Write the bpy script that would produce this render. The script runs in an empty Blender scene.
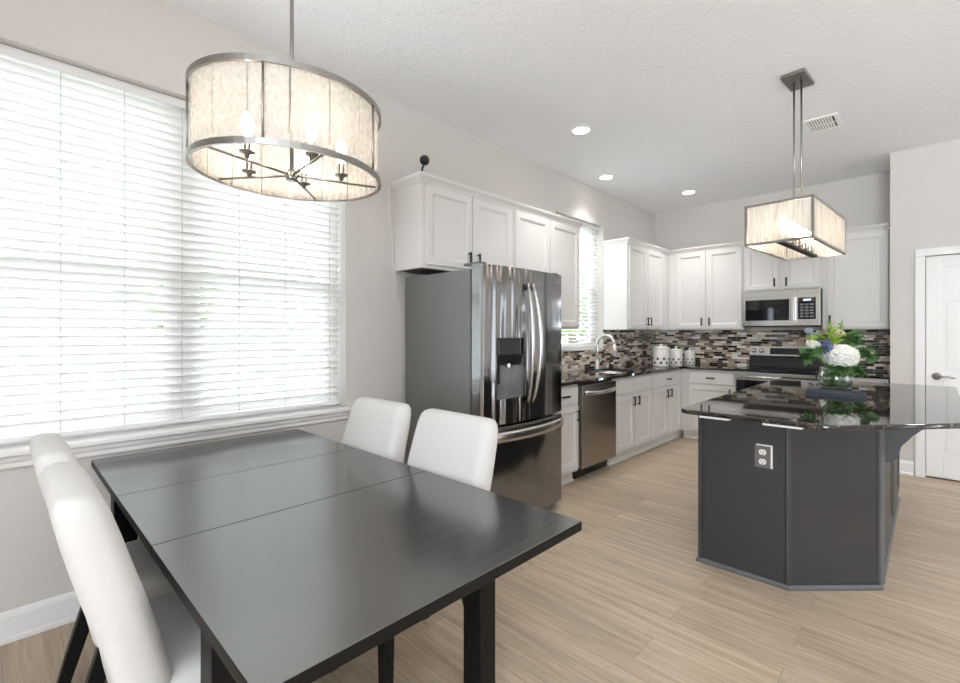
import bpy, bmesh, math, random
from mathutils import Vector, Matrix
random.seed(7)
PI = math.pi
R = math.radians
scn = bpy.context.scene
col = scn.collection

# ------------------------------------------------------------------ camera
CAMX, CAMZ, YAW, FPX, HOR = 2.857, 1.33, 0.77075, 463.83, 333.15
cd = bpy.data.cameras.new('camera')
cam = bpy.data.objects.new('camera', cd)
col.objects.link(cam)
cam.location = (CAMX, 0, CAMZ)
cam.rotation_euler = (PI / 2, 0, YAW)
cd.sensor_width = 36
cd.lens = 36 * FPX / 960
cd.shift_y = -(341.5 - HOR) / 960
cd.clip_start = 0.02
scn.camera = cam

# ------------------------------------------------------------------ world, lamps, exposure
scn.view_settings.view_transform = 'Standard'
scn.view_settings.look = 'None'
scn.view_settings.gamma = 1
scn.view_settings.use_curve_mapping = False
scn.view_settings.exposure = 0.76
scn.cycles.diffuse_bounces = 8
w = bpy.data.worlds.new('overcast_sky')
scn.world = w
w.use_nodes = True
bg = w.node_tree.nodes['Background']
bg.inputs[0].default_value = (0.90, 0.97, 1.07, 1)
bg.inputs[1].default_value = 5.5

def area(name, loc, rot, sx, sy, power, colr=(0.88, 0.95, 1.0)):
    l = bpy.data.lights.new(name, 'AREA')
    l.shape = 'RECTANGLE'
    l.size, l.size_y, l.energy, l.color = sx, sy, power, colr
    o = bpy.data.objects.new(name, l)
    o.location, o.rotation_euler = loc, rot
    col.objects.link(o)
    return o

# fill lamp added at the unseen rear openings, tilted up to brighten the ceiling
area('fill_near_windows', (4.2, -3.05, 1.5), (R(130), 0, R(-6)), 2.0, 1.8, 112).data.spread = R(110)


# ------------------------------------------------------------------ materials
def nm(name):
    m = bpy.data.materials.new(name)
    m.use_nodes = True
    nt = m.node_tree
    return m, nt, nt.nodes['Principled BSDF']

def mat(name, c, rough=0.5, metal=0.0, spec=0.5, emit=None, es=0, coat=0, noise=None, bump=None):
    m, nt, b = nm(name)
    b.inputs['Base Color'].default_value = (*c, 1)
    b.inputs['Roughness'].default_value = rough
    b.inputs['Metallic'].default_value = metal
    b.inputs['Specular IOR Level'].default_value = spec
    if coat:
        b.inputs['Coat Weight'].default_value = coat
    if emit:
        b.inputs['Emission Color'].default_value = (*emit, 1)
        b.inputs['Emission Strength'].default_value = es
    N, L = nt.nodes, nt.links
    if noise or bump:
        tc = N.new('ShaderNodeTexCoord')
    if noise:                        # (scale, amount)
        tx = N.new('ShaderNodeTexNoise')
        tx.inputs['Scale'].default_value = noise[0]
        tx.inputs['Detail'].default_value = 4
        L.new(tc.outputs['Object'], tx.inputs['Vector'])
        mx = N.new('ShaderNodeMix'); mx.data_type = 'RGBA'
        mx.inputs[6].default_value = (*[max(0, v * (1 - noise[1])) for v in c], 1)
        mx.inputs[7].default_value = (*[min(1, v * (1 + noise[1])) for v in c], 1)
        L.new(tx.outputs['Fac'], mx.inputs[0])
        L.new(mx.outputs[2], b.inputs['Base Color'])
    if bump:                         # (scale, strength, distance)
        tb = N.new('ShaderNodeTexNoise')
        tb.inputs['Scale'].default_value = bump[0]
        tb.inputs['Detail'].default_value = 3
        L.new(tc.outputs['Object'], tb.inputs['Vector'])
        bp = N.new('ShaderNodeBump')
        bp.inputs['Strength'].default_value = bump[1]
        bp.inputs['Distance'].default_value = bump[2]
        L.new(tb.outputs['Fac'], bp.inputs['Height'])
        L.new(bp.outputs['Normal'], b.inputs['Normal'])
    return m

M = {}
M['wall'] = mat('greige wall paint', (0.635, 0.61, 0.578), 0.85, bump=(90, 0.12, 0.002))
M['ceiling'] = mat('knockdown ceiling', (0.85, 0.86, 0.885), 0.9, bump=(48, 0.6, 0.009))
M['trim'] = mat('white trim paint', (0.80, 0.79, 0.78), 0.4)
M['cab'] = mat('off white cabinet paint', (0.74, 0.722, 0.695), 0.38)
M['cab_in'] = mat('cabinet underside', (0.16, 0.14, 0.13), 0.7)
M['island'] = mat('charcoal island paint', (0.044, 0.044, 0.046), 0.42, noise=(3, 0.08))
M['island_trim'] = mat('grey island trim', (0.12, 0.123, 0.13), 0.4)
M['island_trim2'] = mat('slate corbel paint', (0.065, 0.07, 0.076), 0.45)
M['faucet_nickel'] = mat('satin nickel', (0.78, 0.76, 0.72), 0.38, 0.85)
M['bronze'] = mat('dark bronze', (0.03, 0.026, 0.024), 0.4, 0.6)
M['black'] = mat('black plastic', (0.012, 0.012, 0.013), 0.35)
M['black_glass'] = mat('black glass', (0.008, 0.008, 0.01), 0.04)
M['dark_gap'] = mat('dark recess', (0.02, 0.02, 0.02), 0.8)
M['nickel'] = mat('brushed nickel', (0.33, 0.315, 0.295), 0.28, 1.0, bump=(200, 0.05, 0.001))
M['chrome'] = mat('chrome', (0.75, 0.75, 0.75), 0.12, 1.0)
M['steel_light'] = mat('light stainless', (0.62, 0.60, 0.58), 0.25, 1.0)
M['fabric'] = mat('white cotton cover', (0.69, 0.675, 0.655), 0.95, spec=0.15, noise=(60, 0.04), bump=(420, 0.25, 0.001))
M['black_wood'] = mat('black stained leg', (0.007, 0.0065, 0.0065), 0.45, spec=0.2)
M['canister'] = mat('white ceramic', (0.78, 0.76, 0.72), 0.35)
M['plastic_white'] = mat('white plastic', (0.85, 0.85, 0.84), 0.4)
M['outlet_plate'] = mat('grey outlet plate', (0.16, 0.15, 0.145), 0.4)
M['bulb'] = mat('lit bulb', (1, 0.95, 0.88), 0.4, emit=(1, 0.86, 0.68), es=18)
M['led'] = mat('lit diffuser', (1, 1, 1), 0.5, emit=(1, 0.95, 0.88), es=9)
M['stem'] = mat('green stem', (0.10, 0.24, 0.05), 0.5)
M['leaf'] = mat('dark green leaf', (0.075, 0.17, 0.05), 0.5, noise=(30, 0.3))
M['leaf_light'] = mat('fresh green leaf', (0.30, 0.47, 0.06), 0.5, noise=(30, 0.3))
M['petal_white'] = mat('white petal', (0.86, 0.86, 0.80), 0.7, noise=(50, 0.05))
M['petal_cream'] = mat('cream petal', (0.85, 0.80, 0.60), 0.7)
M['petal_blue'] = mat('blue petal', (0.10, 0.14, 0.30), 0.7, noise=(60, 0.3))
M['petal_pale_blue'] = mat('pale blue petal', (0.36, 0.43, 0.50), 0.7)
M['book'] = mat('navy book cover', (0.030, 0.038, 0.060), 0.5, spec=0.25, noise=(8, 0.4))
M['page'] = mat('book pages', (0.55, 0.53, 0.50), 0.8)
M['lawn'] = mat('lawn', (0.17, 0.23, 0.10), 0.9, noise=(4, 0.3))
M['tree_leaf'] = mat('tree leaf', (0.15, 0.215, 0.08), 0.7, noise=(2, 0.35))
M['concrete'] = mat('pale concrete', (0.38, 0.375, 0.36), 0.9)
M['bark'] = mat('bark', (0.13, 0.10, 0.075), 0.9)
M['house'] = mat('white siding', (0.55, 0.56, 0.53), 0.9)
M['roof'] = mat('grey shingles', (0.12, 0.125, 0.13), 0.9)

def brushed(name, c, rough, axis_scale, strength=0.02, wave=None, amp=0.02):
    m, nt, b = nm(name)
    N, L = nt.nodes, nt.links
    b.inputs['Base Color'].default_value = (*c, 1)
    b.inputs['Metallic'].default_value = 1
    tc = N.new('ShaderNodeTexCoord'); mp = N.new('ShaderNodeMapping')
    mp.inputs['Scale'].default_value = axis_scale
    tx = N.new('ShaderNodeTexNoise'); tx.inputs['Scale'].default_value = 1; tx.inputs['Detail'].default_value = 2
    L.new(tc.outputs['Object'], mp.inputs[0]); L.new(mp.outputs[0], tx.inputs['Vector'])
    mr = N.new('ShaderNodeMapRange')
    mr.inputs[3].default_value = rough - 0.04; mr.inputs[4].default_value = rough + 0.06
    L.new(tx.outputs['Fac'], mr.inputs[0]); L.new(mr.outputs[0], b.inputs['Roughness'])
    bp = N.new('ShaderNodeBump'); bp.inputs['Strength'].default_value = strength; bp.inputs['Distance'].default_value = 0.002
    if wave:
        mp2 = N.new('ShaderNodeMapping'); mp2.inputs['Scale'].default_value = wave
        t2 = N.new('ShaderNodeTexNoise'); t2.inputs['Scale'].default_value = 1; t2.inputs['Detail'].default_value = 0
        L.new(tc.outputs['Object'], mp2.inputs[0]); L.new(mp2.outputs[0], t2.inputs['Vector'])
        bp.inputs['Strength'].default_value = 0.8; bp.inputs['Distance'].default_value = amp
        L.new(t2.outputs['Fac'], bp.inputs['Height'])
    else:
        L.new(tx.outputs['Fac'], bp.inputs['Height'])
    L.new(bp.outputs['Normal'], b.inputs['Normal'])
    return m
M['steel'] = brushed('dark stainless', (0.30, 0.30, 0.305), 0.11, (4, 4, 220), wave=(1, 7, 0.7), amp=0.008)
M['steel_wavy'] = brushed('rippled dark stainless', (0.30, 0.30, 0.305), 0.10, (4, 4, 220), wave=(1, 15, 0.9), amp=0.06)
M['steel_side'] = mat('fridge side metal', (0.20, 0.197, 0.193), 0.42, 0.35)
M['steel_dw'] = brushed('dishwasher stainless', (0.36, 0.33, 0.30), 0.2, (4, 4, 200), 0.02)
M['steel_range'] = brushed('appliance stainless', (0.58, 0.57, 0.55), 0.22, (200, 4, 4), 0.02)

def floor_mat():
    m, nt, b = nm('oak plank floor')
    N, L = nt.nodes, nt.links
    tc = N.new('ShaderNodeTexCoord')
    br = N.new('ShaderNodeTexBrick')
    br.inputs['Color1'].default_value = (0, 0, 0, 1); br.inputs['Color2'].default_value = (1, 1, 1, 1)
    br.inputs['Mortar'].default_value = (0.5, 0.5, 0.5, 1)
    br.inputs['Scale'].default_value = 1
    br.inputs['Mortar Size'].default_value = 0.0012
    br.inputs['Brick Width'].default_value = 1.22; br.inputs['Row Height'].default_value = 0.18
    br.offset = 0.37; br.offset_frequency = 2
    L.new(tc.outputs['Object'], br.inputs['Vector'])
    mp = N.new('ShaderNodeMapping'); mp.inputs['Scale'].default_value = (1.3, 21, 1)
    L.new(tc.outputs['Object'], mp.inputs[0])
    # shift the grain per plank
    ad = N.new('ShaderNodeVectorMath'); ad.operation = 'MULTIPLY_ADD'
    ad.inputs[1].default_value = (7, 7, 7)
    L.new(br.outputs['Color'], ad.inputs[0]); L.new(mp.outputs[0], ad.inputs[2])
    tx = N.new('ShaderNodeTexNoise'); tx.inputs['Scale'].default_value = 1.6; tx.inputs['Detail'].default_value = 8; tx.inputs['Roughness'].default_value = 0.68
    tx.inputs['Distortion'].default_value = 0.5
    L.new(ad.outputs[0], tx.inputs['Vector'])
    rp = N.new('ShaderNodeValToRGB')
    e = rp.color_ramp.elements
    e[0].position = 0.28; e[0].color = (0.33, 0.25, 0.175, 1)
    e[1].position = 0.72; e[1].color = (0.62, 0.51, 0.385, 1)
    L.new(tx.outputs['Fac'], rp.inputs[0])
    hv = N.new('ShaderNodeMapRange'); hv.inputs[3].default_value = 0.90; hv.inputs[4].default_value = 1.07
    L.new(br.outputs['Color'], hv.inputs[0])
    mu = N.new('ShaderNodeVectorMath'); mu.operation = 'SCALE'
    L.new(rp.outputs[0], mu.inputs[0]); L.new(hv.outputs[0], mu.inputs['Scale'])
    mx = N.new('ShaderNodeMix'); mx.data_type = 'RGBA'
    mx.inputs[7].default_value = (0.30, 0.24, 0.18, 1)
    L.new(br.outputs['Fac'], mx.inputs[0]); L.new(mu.outputs[0], mx.inputs[6])
    L.new(mx.outputs[2], b.inputs['Base Color'])
    b.inputs['Roughness'].default_value = 0.42
    b.inputs['Specular IOR Level'].default_value = 0.4
    bp = N.new('ShaderNodeBump'); bp.inputs['Strength'].default_value = 0.12; bp.inputs['Distance'].default_value = 0.002
    L.new(tx.outputs['Fac'], bp.inputs['Height']); L.new(bp.outputs['Normal'], b.inputs['Normal'])
    return m
M['floor'] = floor_mat()

def mosaic(name, swap):
    m, nt, b = nm(name)
    N, L = nt.nodes, nt.links
    tc = N.new('ShaderNodeTexCoord')
    sx = N.new('ShaderNodeSeparateXYZ'); cb = N.new('ShaderNodeCombineXYZ')
    L.new(tc.outputs['Object'], sx.inputs[0])
    L.new(sx.outputs['Y' if swap else 'X'], cb.inputs['X']); L.new(sx.outputs['Z'], cb.inputs['Y'])
    br = N.new('ShaderNodeTexBrick')
    br.inputs['Color1'].default_value = (0, 0, 0, 1); br.inputs['Color2'].default_value = (1, 1, 1, 1)
    br.inputs['Mortar'].default_value = (0.5, 0.5, 0.5, 1)
    br.inputs['Scale'].default_value = 1
    br.inputs['Mortar Size'].default_value = 0.0016
    br.inputs['Brick Width'].default_value = 0.112; br.inputs['Row Height'].default_value = 0.0285
    br.offset = 0.43; br.offset_frequency = 2; br.squash = 0.62; br.squash_frequency = 3
    L.new(cb.outputs[0], br.inputs['Vector'])
    rp = N.new('ShaderNodeValToRGB'); rp.color_ramp.interpolation = 'CONSTANT'
    cols = [(0.0, (0.02, 0.013, 0.011)), (0.20, (0.56, 0.43, 0.31)), (0.34, (0.09, 0.055, 0.04)), (0.42, (0.95, 0.85, 0.70)),
            (0.50, (0.38, 0.32, 0.27)), (0.56, (0.02, 0.015, 0.013)), (0.63, (0.62, 0.50, 0.39)), (0.70, (0.95, 0.94, 0.91)), (0.77, (0.20, 0.13, 0.10)), (0.84, (0.74, 0.66, 0.56))]
    e = rp.color_ramp.elements
    e[0].position = 0; e[0].color = (*cols[0][1], 1)
    e[1].position = cols[1][0]; e[1].color = (*cols[1][1], 1)
    for p_, c_ in cols[2:]:
        k = e.new(p_); k.color = (*c_, 1)
    L.new(br.outputs['Color'], rp.inputs[0])
    mx = N.new('ShaderNodeMix'); mx.data_type = 'RGBA'
    mx.inputs[7].default_value = (0.50, 0.45, 0.40, 1)
    L.new(br.outputs['Fac'], mx.inputs[0]); L.new(rp.outputs[0], mx.inputs[6])
    L.new(mx.outputs[2], b.inputs['Base Color'])
    mr = N.new('ShaderNodeMapRange'); mr.inputs[3].default_value = 0.08; mr.inputs[4].default_value = 0.4
    L.new(br.outputs['Color'], mr.inputs[0]); L.new(mr.outputs[0], b.inputs['Roughness'])
    bp = N.new('ShaderNodeBump'); bp.inputs['Strength'].default_value = 0.4; bp.inputs['Distance'].default_value = 0.002; bp.invert = True
    L.new(br.outputs['Fac'], bp.inputs['Height']); L.new(bp.outputs['Normal'], b.inputs['Normal'])
    return m
M['mosaic_left'] = mosaic('mosaic tile side', True)
M['mosaic_back'] = mosaic('mosaic tile back', False)

def granite():
    m, nt, b = nm('dark granite')
    N, L = nt.nodes, nt.links
    tc = N.new('ShaderNodeTexCoord')
    v = N.new('ShaderNodeTexVoronoi'); v.inputs['Scale'].default_value = 95
    L.new(tc.outputs['Object'], v.inputs['Vector'])
    n = N.new('ShaderNodeTexNoise'); n.inputs['Scale'].default_value = 38; n.inputs['Detail'].default_value = 4
    L.new(tc.outputs['Object'], n.inputs['Vector'])
    mu = N.new('ShaderNodeMath'); mu.operation = 'MULTIPLY'
    sp = N.new('ShaderNodeSeparateColor'); L.new(v.outputs['Color'], sp.inputs[0])
    L.new(sp.outputs[0], mu.inputs[0]); L.new(n.outputs['Fac'], mu.inputs[1])
    rp = N.new('ShaderNodeValToRGB')
    e = rp.color_ramp.elements
    e[0].position = 0.28; e[0].color = (0.010, 0.009, 0.009, 1)
    e[1].position = 0.62; e[1].color = (0.15, 0.115, 0.085, 1)
    k = e.new(0.42); k.color = (0.035, 0.027, 0.022, 1)
    L.new(mu.outputs[0], rp.inputs[0]); L.new(rp.outputs[0], b.inputs['Base Color'])
    b.inputs['Roughness'].default_value = 0.035
    b.inputs['IOR'].default_value = 1.75
    return m
M['granite'] = granite()

def table_mat():
    m, nt, b = nm('black brown table stain')
    N, L = nt.nodes, nt.links
    tc = N.new('ShaderNodeTexCoord'); mp = N.new('ShaderNodeMapping'); mp.inputs['Scale'].default_value = (30, 2.2, 8)
    tx = N.new('ShaderNodeTexNoise'); tx.inputs['Scale'].default_value = 1.5; tx.inputs['Detail'].default_value = 5
    L.new(tc.outputs['Object'], mp.inputs[0]); L.new(mp.outputs[0], tx.inputs['Vector'])
    rp = N.new('ShaderNodeValToRGB'); e = rp.color_ramp.elements
    e[0].position = 0.3; e[0].color = (0.004, 0.0038, 0.0038, 1); e[1].position = 0.75; e[1].color = (0.009, 0.0085, 0.0085, 1)
    L.new(tx.outputs['Fac'], rp.inputs[0]); L.new(rp.outputs[0], b.inputs['Base Color'])
    mr = N.new('ShaderNodeMapRange'); mr.inputs[3].default_value = 0.16; mr.inputs[4].default_value = 0.25
    L.new(tx.outputs['Fac'], mr.inputs[0]); L.new(mr.outputs[0], b.inputs['Roughness'])
    b.inputs['IOR'].default_value = 3.1
    bp = N.new('ShaderNodeBump'); bp.inputs['Strength'].default_value = 0.05; bp.inputs['Distance'].default_value = 0.001
    L.new(tx.outputs['Fac'], bp.inputs['Height']); L.new(bp.outputs['Normal'], b.inputs['Normal'])
    return m
M['table'] = table_mat()

def slat_mat():
    m, nt, b = nm('white blind slat')
    N, L = nt.nodes, nt.links
    b.inputs['Base Color'].default_value = (0.87, 0.865, 0.85, 1)
    b.inputs['Roughness'].default_value = 0.45
    t = N.new('ShaderNodeBsdfTranslucent'); t.inputs[0].default_value = (0.91, 0.90, 0.87, 1)
    mx = N.new('ShaderNodeMixShader'); mx.inputs[0].default_value = 0.16
    L.new(b.outputs[0], mx.inputs[1]); L.new(t.outputs[0], mx.inputs[2])
    L.new(mx.outputs[0], N['Material Output'].inputs[0])
    return m
M['slat'] = slat_mat()

def shade_glass(name, transp, tint, zs=1.0):
    m, nt, b = nm(name)
    N, L = nt.nodes, nt.links
    b.inputs['Base Color'].default_value = (*tint, 1)
    b.inputs['Roughness'].default_value = 0.15
    tc = N.new('ShaderNodeTexCoord')
    tb = N.new('ShaderNodeTexNoise'); tb.inputs['Scale'].default_value = 70; tb.inputs['Detail'].default_value = 3
    mpz = N.new('ShaderNodeMapping'); mpz.inputs['Scale'].default_value = (1, 1, zs)
    L.new(tc.outputs['Object'], mpz.inputs[0]); L.new(mpz.outputs[0], tb.inputs['Vector'])
    bp = N.new('ShaderNodeBump'); bp.inputs['Strength'].default_value = 0.6; bp.inputs['Distance'].default_value = 0.004
    L.new(tb.outputs['Fac'], bp.inputs['Height']); L.new(bp.outputs['Normal'], b.inputs['Normal'])
    tr = N.new('ShaderNodeBsdfTransparent')
    tl = N.new('ShaderNodeBsdfTranslucent'); tl.inputs[0].default_value = (1, 0.96, 0.9, 1)
    m1 = N.new('ShaderNodeMixShader'); m1.inputs[0].default_value = 0.3
    L.new(b.outputs[0], m1.inputs[1]); L.new(tl.outputs[0], m1.inputs[2])
    rp = N.new('ShaderNodeMapRange'); rp.inputs[1].default_value = 0.35; rp.inputs[2].default_value = 0.65
    rp.inputs[3].default_value = rp.inputs[3].default_value = transp - 0.2; rp.inputs[4].default_value = transp + 0.2
    L.new(tb.outputs['Fac'], rp.inputs[0])
    mx = N.new('ShaderNodeMixShader'); L.new(rp.outputs[0], mx.inputs[0])
    L.new(m1.outputs[0], mx.inputs[1]); L.new(tr.outputs[0], mx.inputs[2])
    L.new(mx.outputs[0], N['Material Output'].inputs[0])
    return m
M['shade_glass'] = shade_glass('seeded strip glass', 0.36, (0.56, 0.535, 0.51), 0.6)
M['streak_glass'] = shade_glass('streaked strip glass', 0.4, (0.66, 0.64, 0.60), 0.06)

def clear_glass(name, tint, refl=0.12):
    m, nt, b = nm(name)
    N, L = nt.nodes, nt.links
    N.remove(b)
    tr = N.new('ShaderNodeBsdfTransparent'); tr.inputs[0].default_value = (*tint, 1)
    gl = N.new('ShaderNodeBsdfGlossy'); gl.inputs['Roughness'].default_value = 0.02
    lw = N.new('ShaderNodeLayerWeight'); lw.inputs[0].default_value = 0.35
    mr = N.new('ShaderNodeMapRange'); mr.inputs[3].default_value = refl * 0.4; mr.inputs[4].default_value = min(0.9, refl * 5)
    L.new(lw.outputs['Facing'], mr.inputs[0])
    mx = N.new('ShaderNodeMixShader'); L.new(mr.outputs[0], mx.inputs[0])
    L.new(tr.outputs[0], mx.inputs[1]); L.new(gl.outputs[0], mx.inputs[2])
    L.new(mx.outputs[0], N['Material Output'].inputs[0])
    return m
M['pane'] = clear_glass('window glass', (0.97, 0.99, 0.98), 0.06)
M['vase_glass'] = clear_glass('vase glass', (0.90, 0.95, 0.92), 0.14)

# ------------------------------------------------------------------ mesh helpers
def ident(p): return p
def onleft(p): return (p[1], p[0], p[2])                 # (along, out, z) on the window wall
YB = 6.59
def onback(p): return (p[0], YB - p[1], p[2])            # (along, out, z) on the kitchen end wall

class MB:
    def __init__(s, fn=ident):
        s.bm = bmesh.new(); s.fn = fn
    def v(s, p): return s.bm.verts.new(s.fn(p))
    def face(s, vs):
        try: return s.bm.faces.new(vs)
        except ValueError: return None
    def box(s, x0, x1, y0, y1, z0, z1):
        q = [s.v((x, y, z)) for z in (z0, z1) for x, y in ((x0, y0), (x1, y0), (x1, y1), (x0, y1))]
        for f in ((3, 2, 1, 0), (4, 5, 6, 7), (0, 1, 5, 4), (1, 2, 6, 5), (2, 3, 7, 6), (3, 0, 4, 7)):
            s.face([q[i] for i in f])
        return s
    def rings(s, rings, cap0=True, cap1=True, closed=True):
        vs = [[s.v(p) for p in r] for r in rings]
        n = len(vs[0])
        for a, b in zip(vs, vs[1:]):
            for i in range(n if closed else n - 1):
                j = (i + 1) % n
                s.face([a[i], a[j], b[j], b[i]])
        if cap0: s.face(list(reversed(vs[0])))
        if cap1: s.face(vs[-1])
        return s
    def panel(s, u0, u1, z0, z1, prof):      # nested rectangles, prof = [(inset, out)]
        return s.rings([[(u0 + i, o, z0 + i), (u1 - i, o, z0 + i), (u1 - i, o, z1 - i), (u0 + i, o, z1 - i)] for i, o in prof])
    def prism(s, poly, z0, z1):
        return s.rings([[(x, y, z0) for x, y in poly], [(x, y, z1) for x, y in poly]])
    def lathe(s, prof, cx=0, cy=0, n=24, cap0=True, cap1=True):   # prof = [(r, z)]
        return s.rings([[(cx + r * math.cos(2 * PI * k / n), cy + r * math.sin(2 * PI * k / n), z) for k in range(n)] for r, z in prof], cap0, cap1)
    def tube(s, pts, r, n=8):
        pts = [Vector(p) for p in pts]
        rings = []
        up = None
        for i, p in enumerate(pts):
            t = (pts[min(i + 1, len(pts) - 1)] - pts[max(i - 1, 0)]).normalized()
            if up is None:
                up = Vector((0, 0, 1)) if abs(t.z) < 0.9 else Vector((1, 0, 0))
            a = t.cross(up).normalized(); b = a.cross(t).normalized(); up = b
            rr = r[i] if isinstance(r, (list, tuple)) else r
            rings.append([tuple(p + a * rr * math.cos(2 * PI * k / n) + b * rr * math.sin(2 * PI * k / n)) for k in range(n)])
        return s.rings(rings)
    def ball(s, c, r, n=12, m=8, sc=(1, 1, 1)):
        rs = []
        for i in range(1, m):
            a = PI * i / m
            rs.append([(c[0] + sc[0] * r * math.sin(a) * math.cos(2 * PI * k / n), c[1] + sc[1] * r * math.sin(a) * math.sin(2 * PI * k / n), c[2] - sc[2] * r * math.cos(a)) for k in range(n)])
        return s.rings(rs)
    def build(s, name, m, parent=None, smooth=False, bevel=0, seg=2, sub=0):
        bmesh.ops.recalc_face_normals(s.bm, faces=s.bm.faces[:])
        off = Vector((0, 0, 0)); q = parent
        while q is not None:
            off += q.location; q = q.parent
        for vv in s.bm.verts: vv.co -= off
        me = bpy.data.meshes.new(name)
        s.bm.to_mesh(me); s.bm.free()
        if smooth:
            for p in me.polygons: p.use_smooth = True
        me.materials.append(M[m] if isinstance(m, str) else m)
        o = bpy.data.objects.new(name, me)
        col.objects.link(o)
        if parent is not None: o.parent = parent
        if bevel:
            b = o.modifiers.new('bevel', 'BEVEL'); b.width = bevel; b.segments = seg; b.limit_method = 'ANGLE'; b.angle_limit = R(35)
            if smooth is False and seg > 1:
                for p in me.polygons: p.use_smooth = True
                wn = o.modifiers.new('normals', 'WEIGHTED_NORMAL'); wn.keep_sharp = True
        if sub:
            b = o.modifiers.new('subsurf', 'SUBSURF'); b.levels = sub; b.render_levels = sub
        return o

def thing(name, label, cat, loc=(0, 0, 0), group=None):
    o = bpy.data.objects.new(name, None)
    o.empty_display_size = 0.1
    o.location = loc
    col.objects.link(o)
    return tag(o, label, cat, group)

def tag(o, label, cat, group=None):
    o['label'] = label; o['category'] = cat
    if group: o['group'] = group
    return o

def struct(o, label=None, cat=None):
    o['kind'] = 'structure'
    if label: o['label'] = label
    if cat: o['category'] = cat
    return o

def copy_tree(o, parent=None):
    c = o.copy(); col.objects.link(c)
    if parent is not None: c.parent = parent
    for ch in list(o.children): copy_tree(ch, c)
    return c

# ------------------------------------------------------------------ the setting
ZC, YD, XE, YN = 3.054, 5.924, 6.6, -3.1
W1 = (-0.23, 1.63, 0.81, 2.60)        # dining window: y0 y1 z0 z1
W2 = (4.10, 5.09, 1.13, 2.63)         # sink window

f = MB().box(-0.15, XE + 0.15, YN - 0.15, YB + 0.15, -0.12, 0)
struct(f.build('floor', 'floor'), 'light oak plank floor', 'floor')
c = MB().box(-0.15, XE + 0.15, YN - 0.15, YB + 0.15, ZC, ZC + 0.12)
struct(c.build('ceiling', 'ceiling'), 'white textured ceiling', 'ceiling')

def wall_with_holes(mb, a0, a1, z0, z1, holes, t0, t1, axis):
    """a vertical wall slab along x or y, cut by rectangular holes (a0,a1,z0,z1)"""
    def bx(p, q, r, s_):
        if q - p < 1e-4 or s_ - r < 1e-4: return
        if axis == 'y': mb.box(t0, t1, p, q, r, s_)
        else: mb.box(p, q, t0, t1, r, s_)
    cur = a0
    for h in sorted(holes):
        bx(cur, h[0], z0, z1); bx(h[0], h[1], z0, h[2]); bx(h[0], h[1], h[3], z1); cur = h[1]
    bx(cur, a1, z0, z1)
    return mb

wl = wall_with_holes(MB(), YN - 0.15, YB + 0.15, 0, ZC, [W1, W2], -0.19, 0, 'y')
struct(wl.build('wall_left', 'wall'), 'greige window wall beside the dining table', 'wall')
struct(MB().box(0, 2.58, YB, YB + 0.15, 0, ZC).build('wall_back', 'wall'), 'greige kitchen end wall above the cabinets', 'wall')
DX0, DX1, DZ = 2.828, 3.64, 2.035
wd = wall_with_holes(MB(), 2.58, XE, 0, ZC, [(DX0 - 0.005, DX1 + 0.005, 0, DZ + 0.005)], YD, YD + 0.12, 'x')
wd.box(2.58, 2.70, YD + 0.12, YB + 0.15, 0, ZC)
wd.box(2.70, DX1 + 0.3, YD + 0.14, YD + 0.2, 0, ZC)  # unseen panel added behind the door to stop light leaking through
struct(wd.build('wall_door', 'wall'), 'greige wall around the white panel door', 'wall')
we = wall_with_holes(MB(), YN, YD + 0.12, 0, ZC, [(3.3, 5.3, 0.03, 2.3)], XE, XE + 0.15, 'y')
struct(we.build('wall_right', 'wall'))
wn = wall_with_holes(MB(), 0, XE, 0, ZC, [(3.2, 5.2, 0.3, 2.4)], YN - 0.15, YN, 'x')
struct(wn.build('wall_near', 'wall'))

def base_profile(mb, p0, p1, nx, ny):
    prof = [(0.0, 0), (0.022, 0), (0.022, 0.018), (0.014, 0.024), (0.014, 0.108), (0.010, 0.122), (0.004, 0.132), (0, 0.132)]
    mb.rings([[(p[0] + nx * o, p[1] + ny * o, z + 0.0005) for o, z in prof] for p in (p0, p1)])
b = MB(); base_profile(b, (0.0005, YN + 0.01), (0.0005, 2.09), 1, 0)
struct(b.build('baseboard_left', 'trim'), 'white baseboard under the dining window', 'baseboard')
b = MB(); base_profile(b, (2.585, YD - 0.0005), (2.745, YD - 0.0005), 0, -1); base_profile(b, (DX1 + 0.075, YD - 0.0005), (XE - 0.02, YD - 0.0005), 0, -1)
struct(b.build('baseboard_door', 'trim'), 'white baseboard beside the panel door', 'baseboard')

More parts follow.
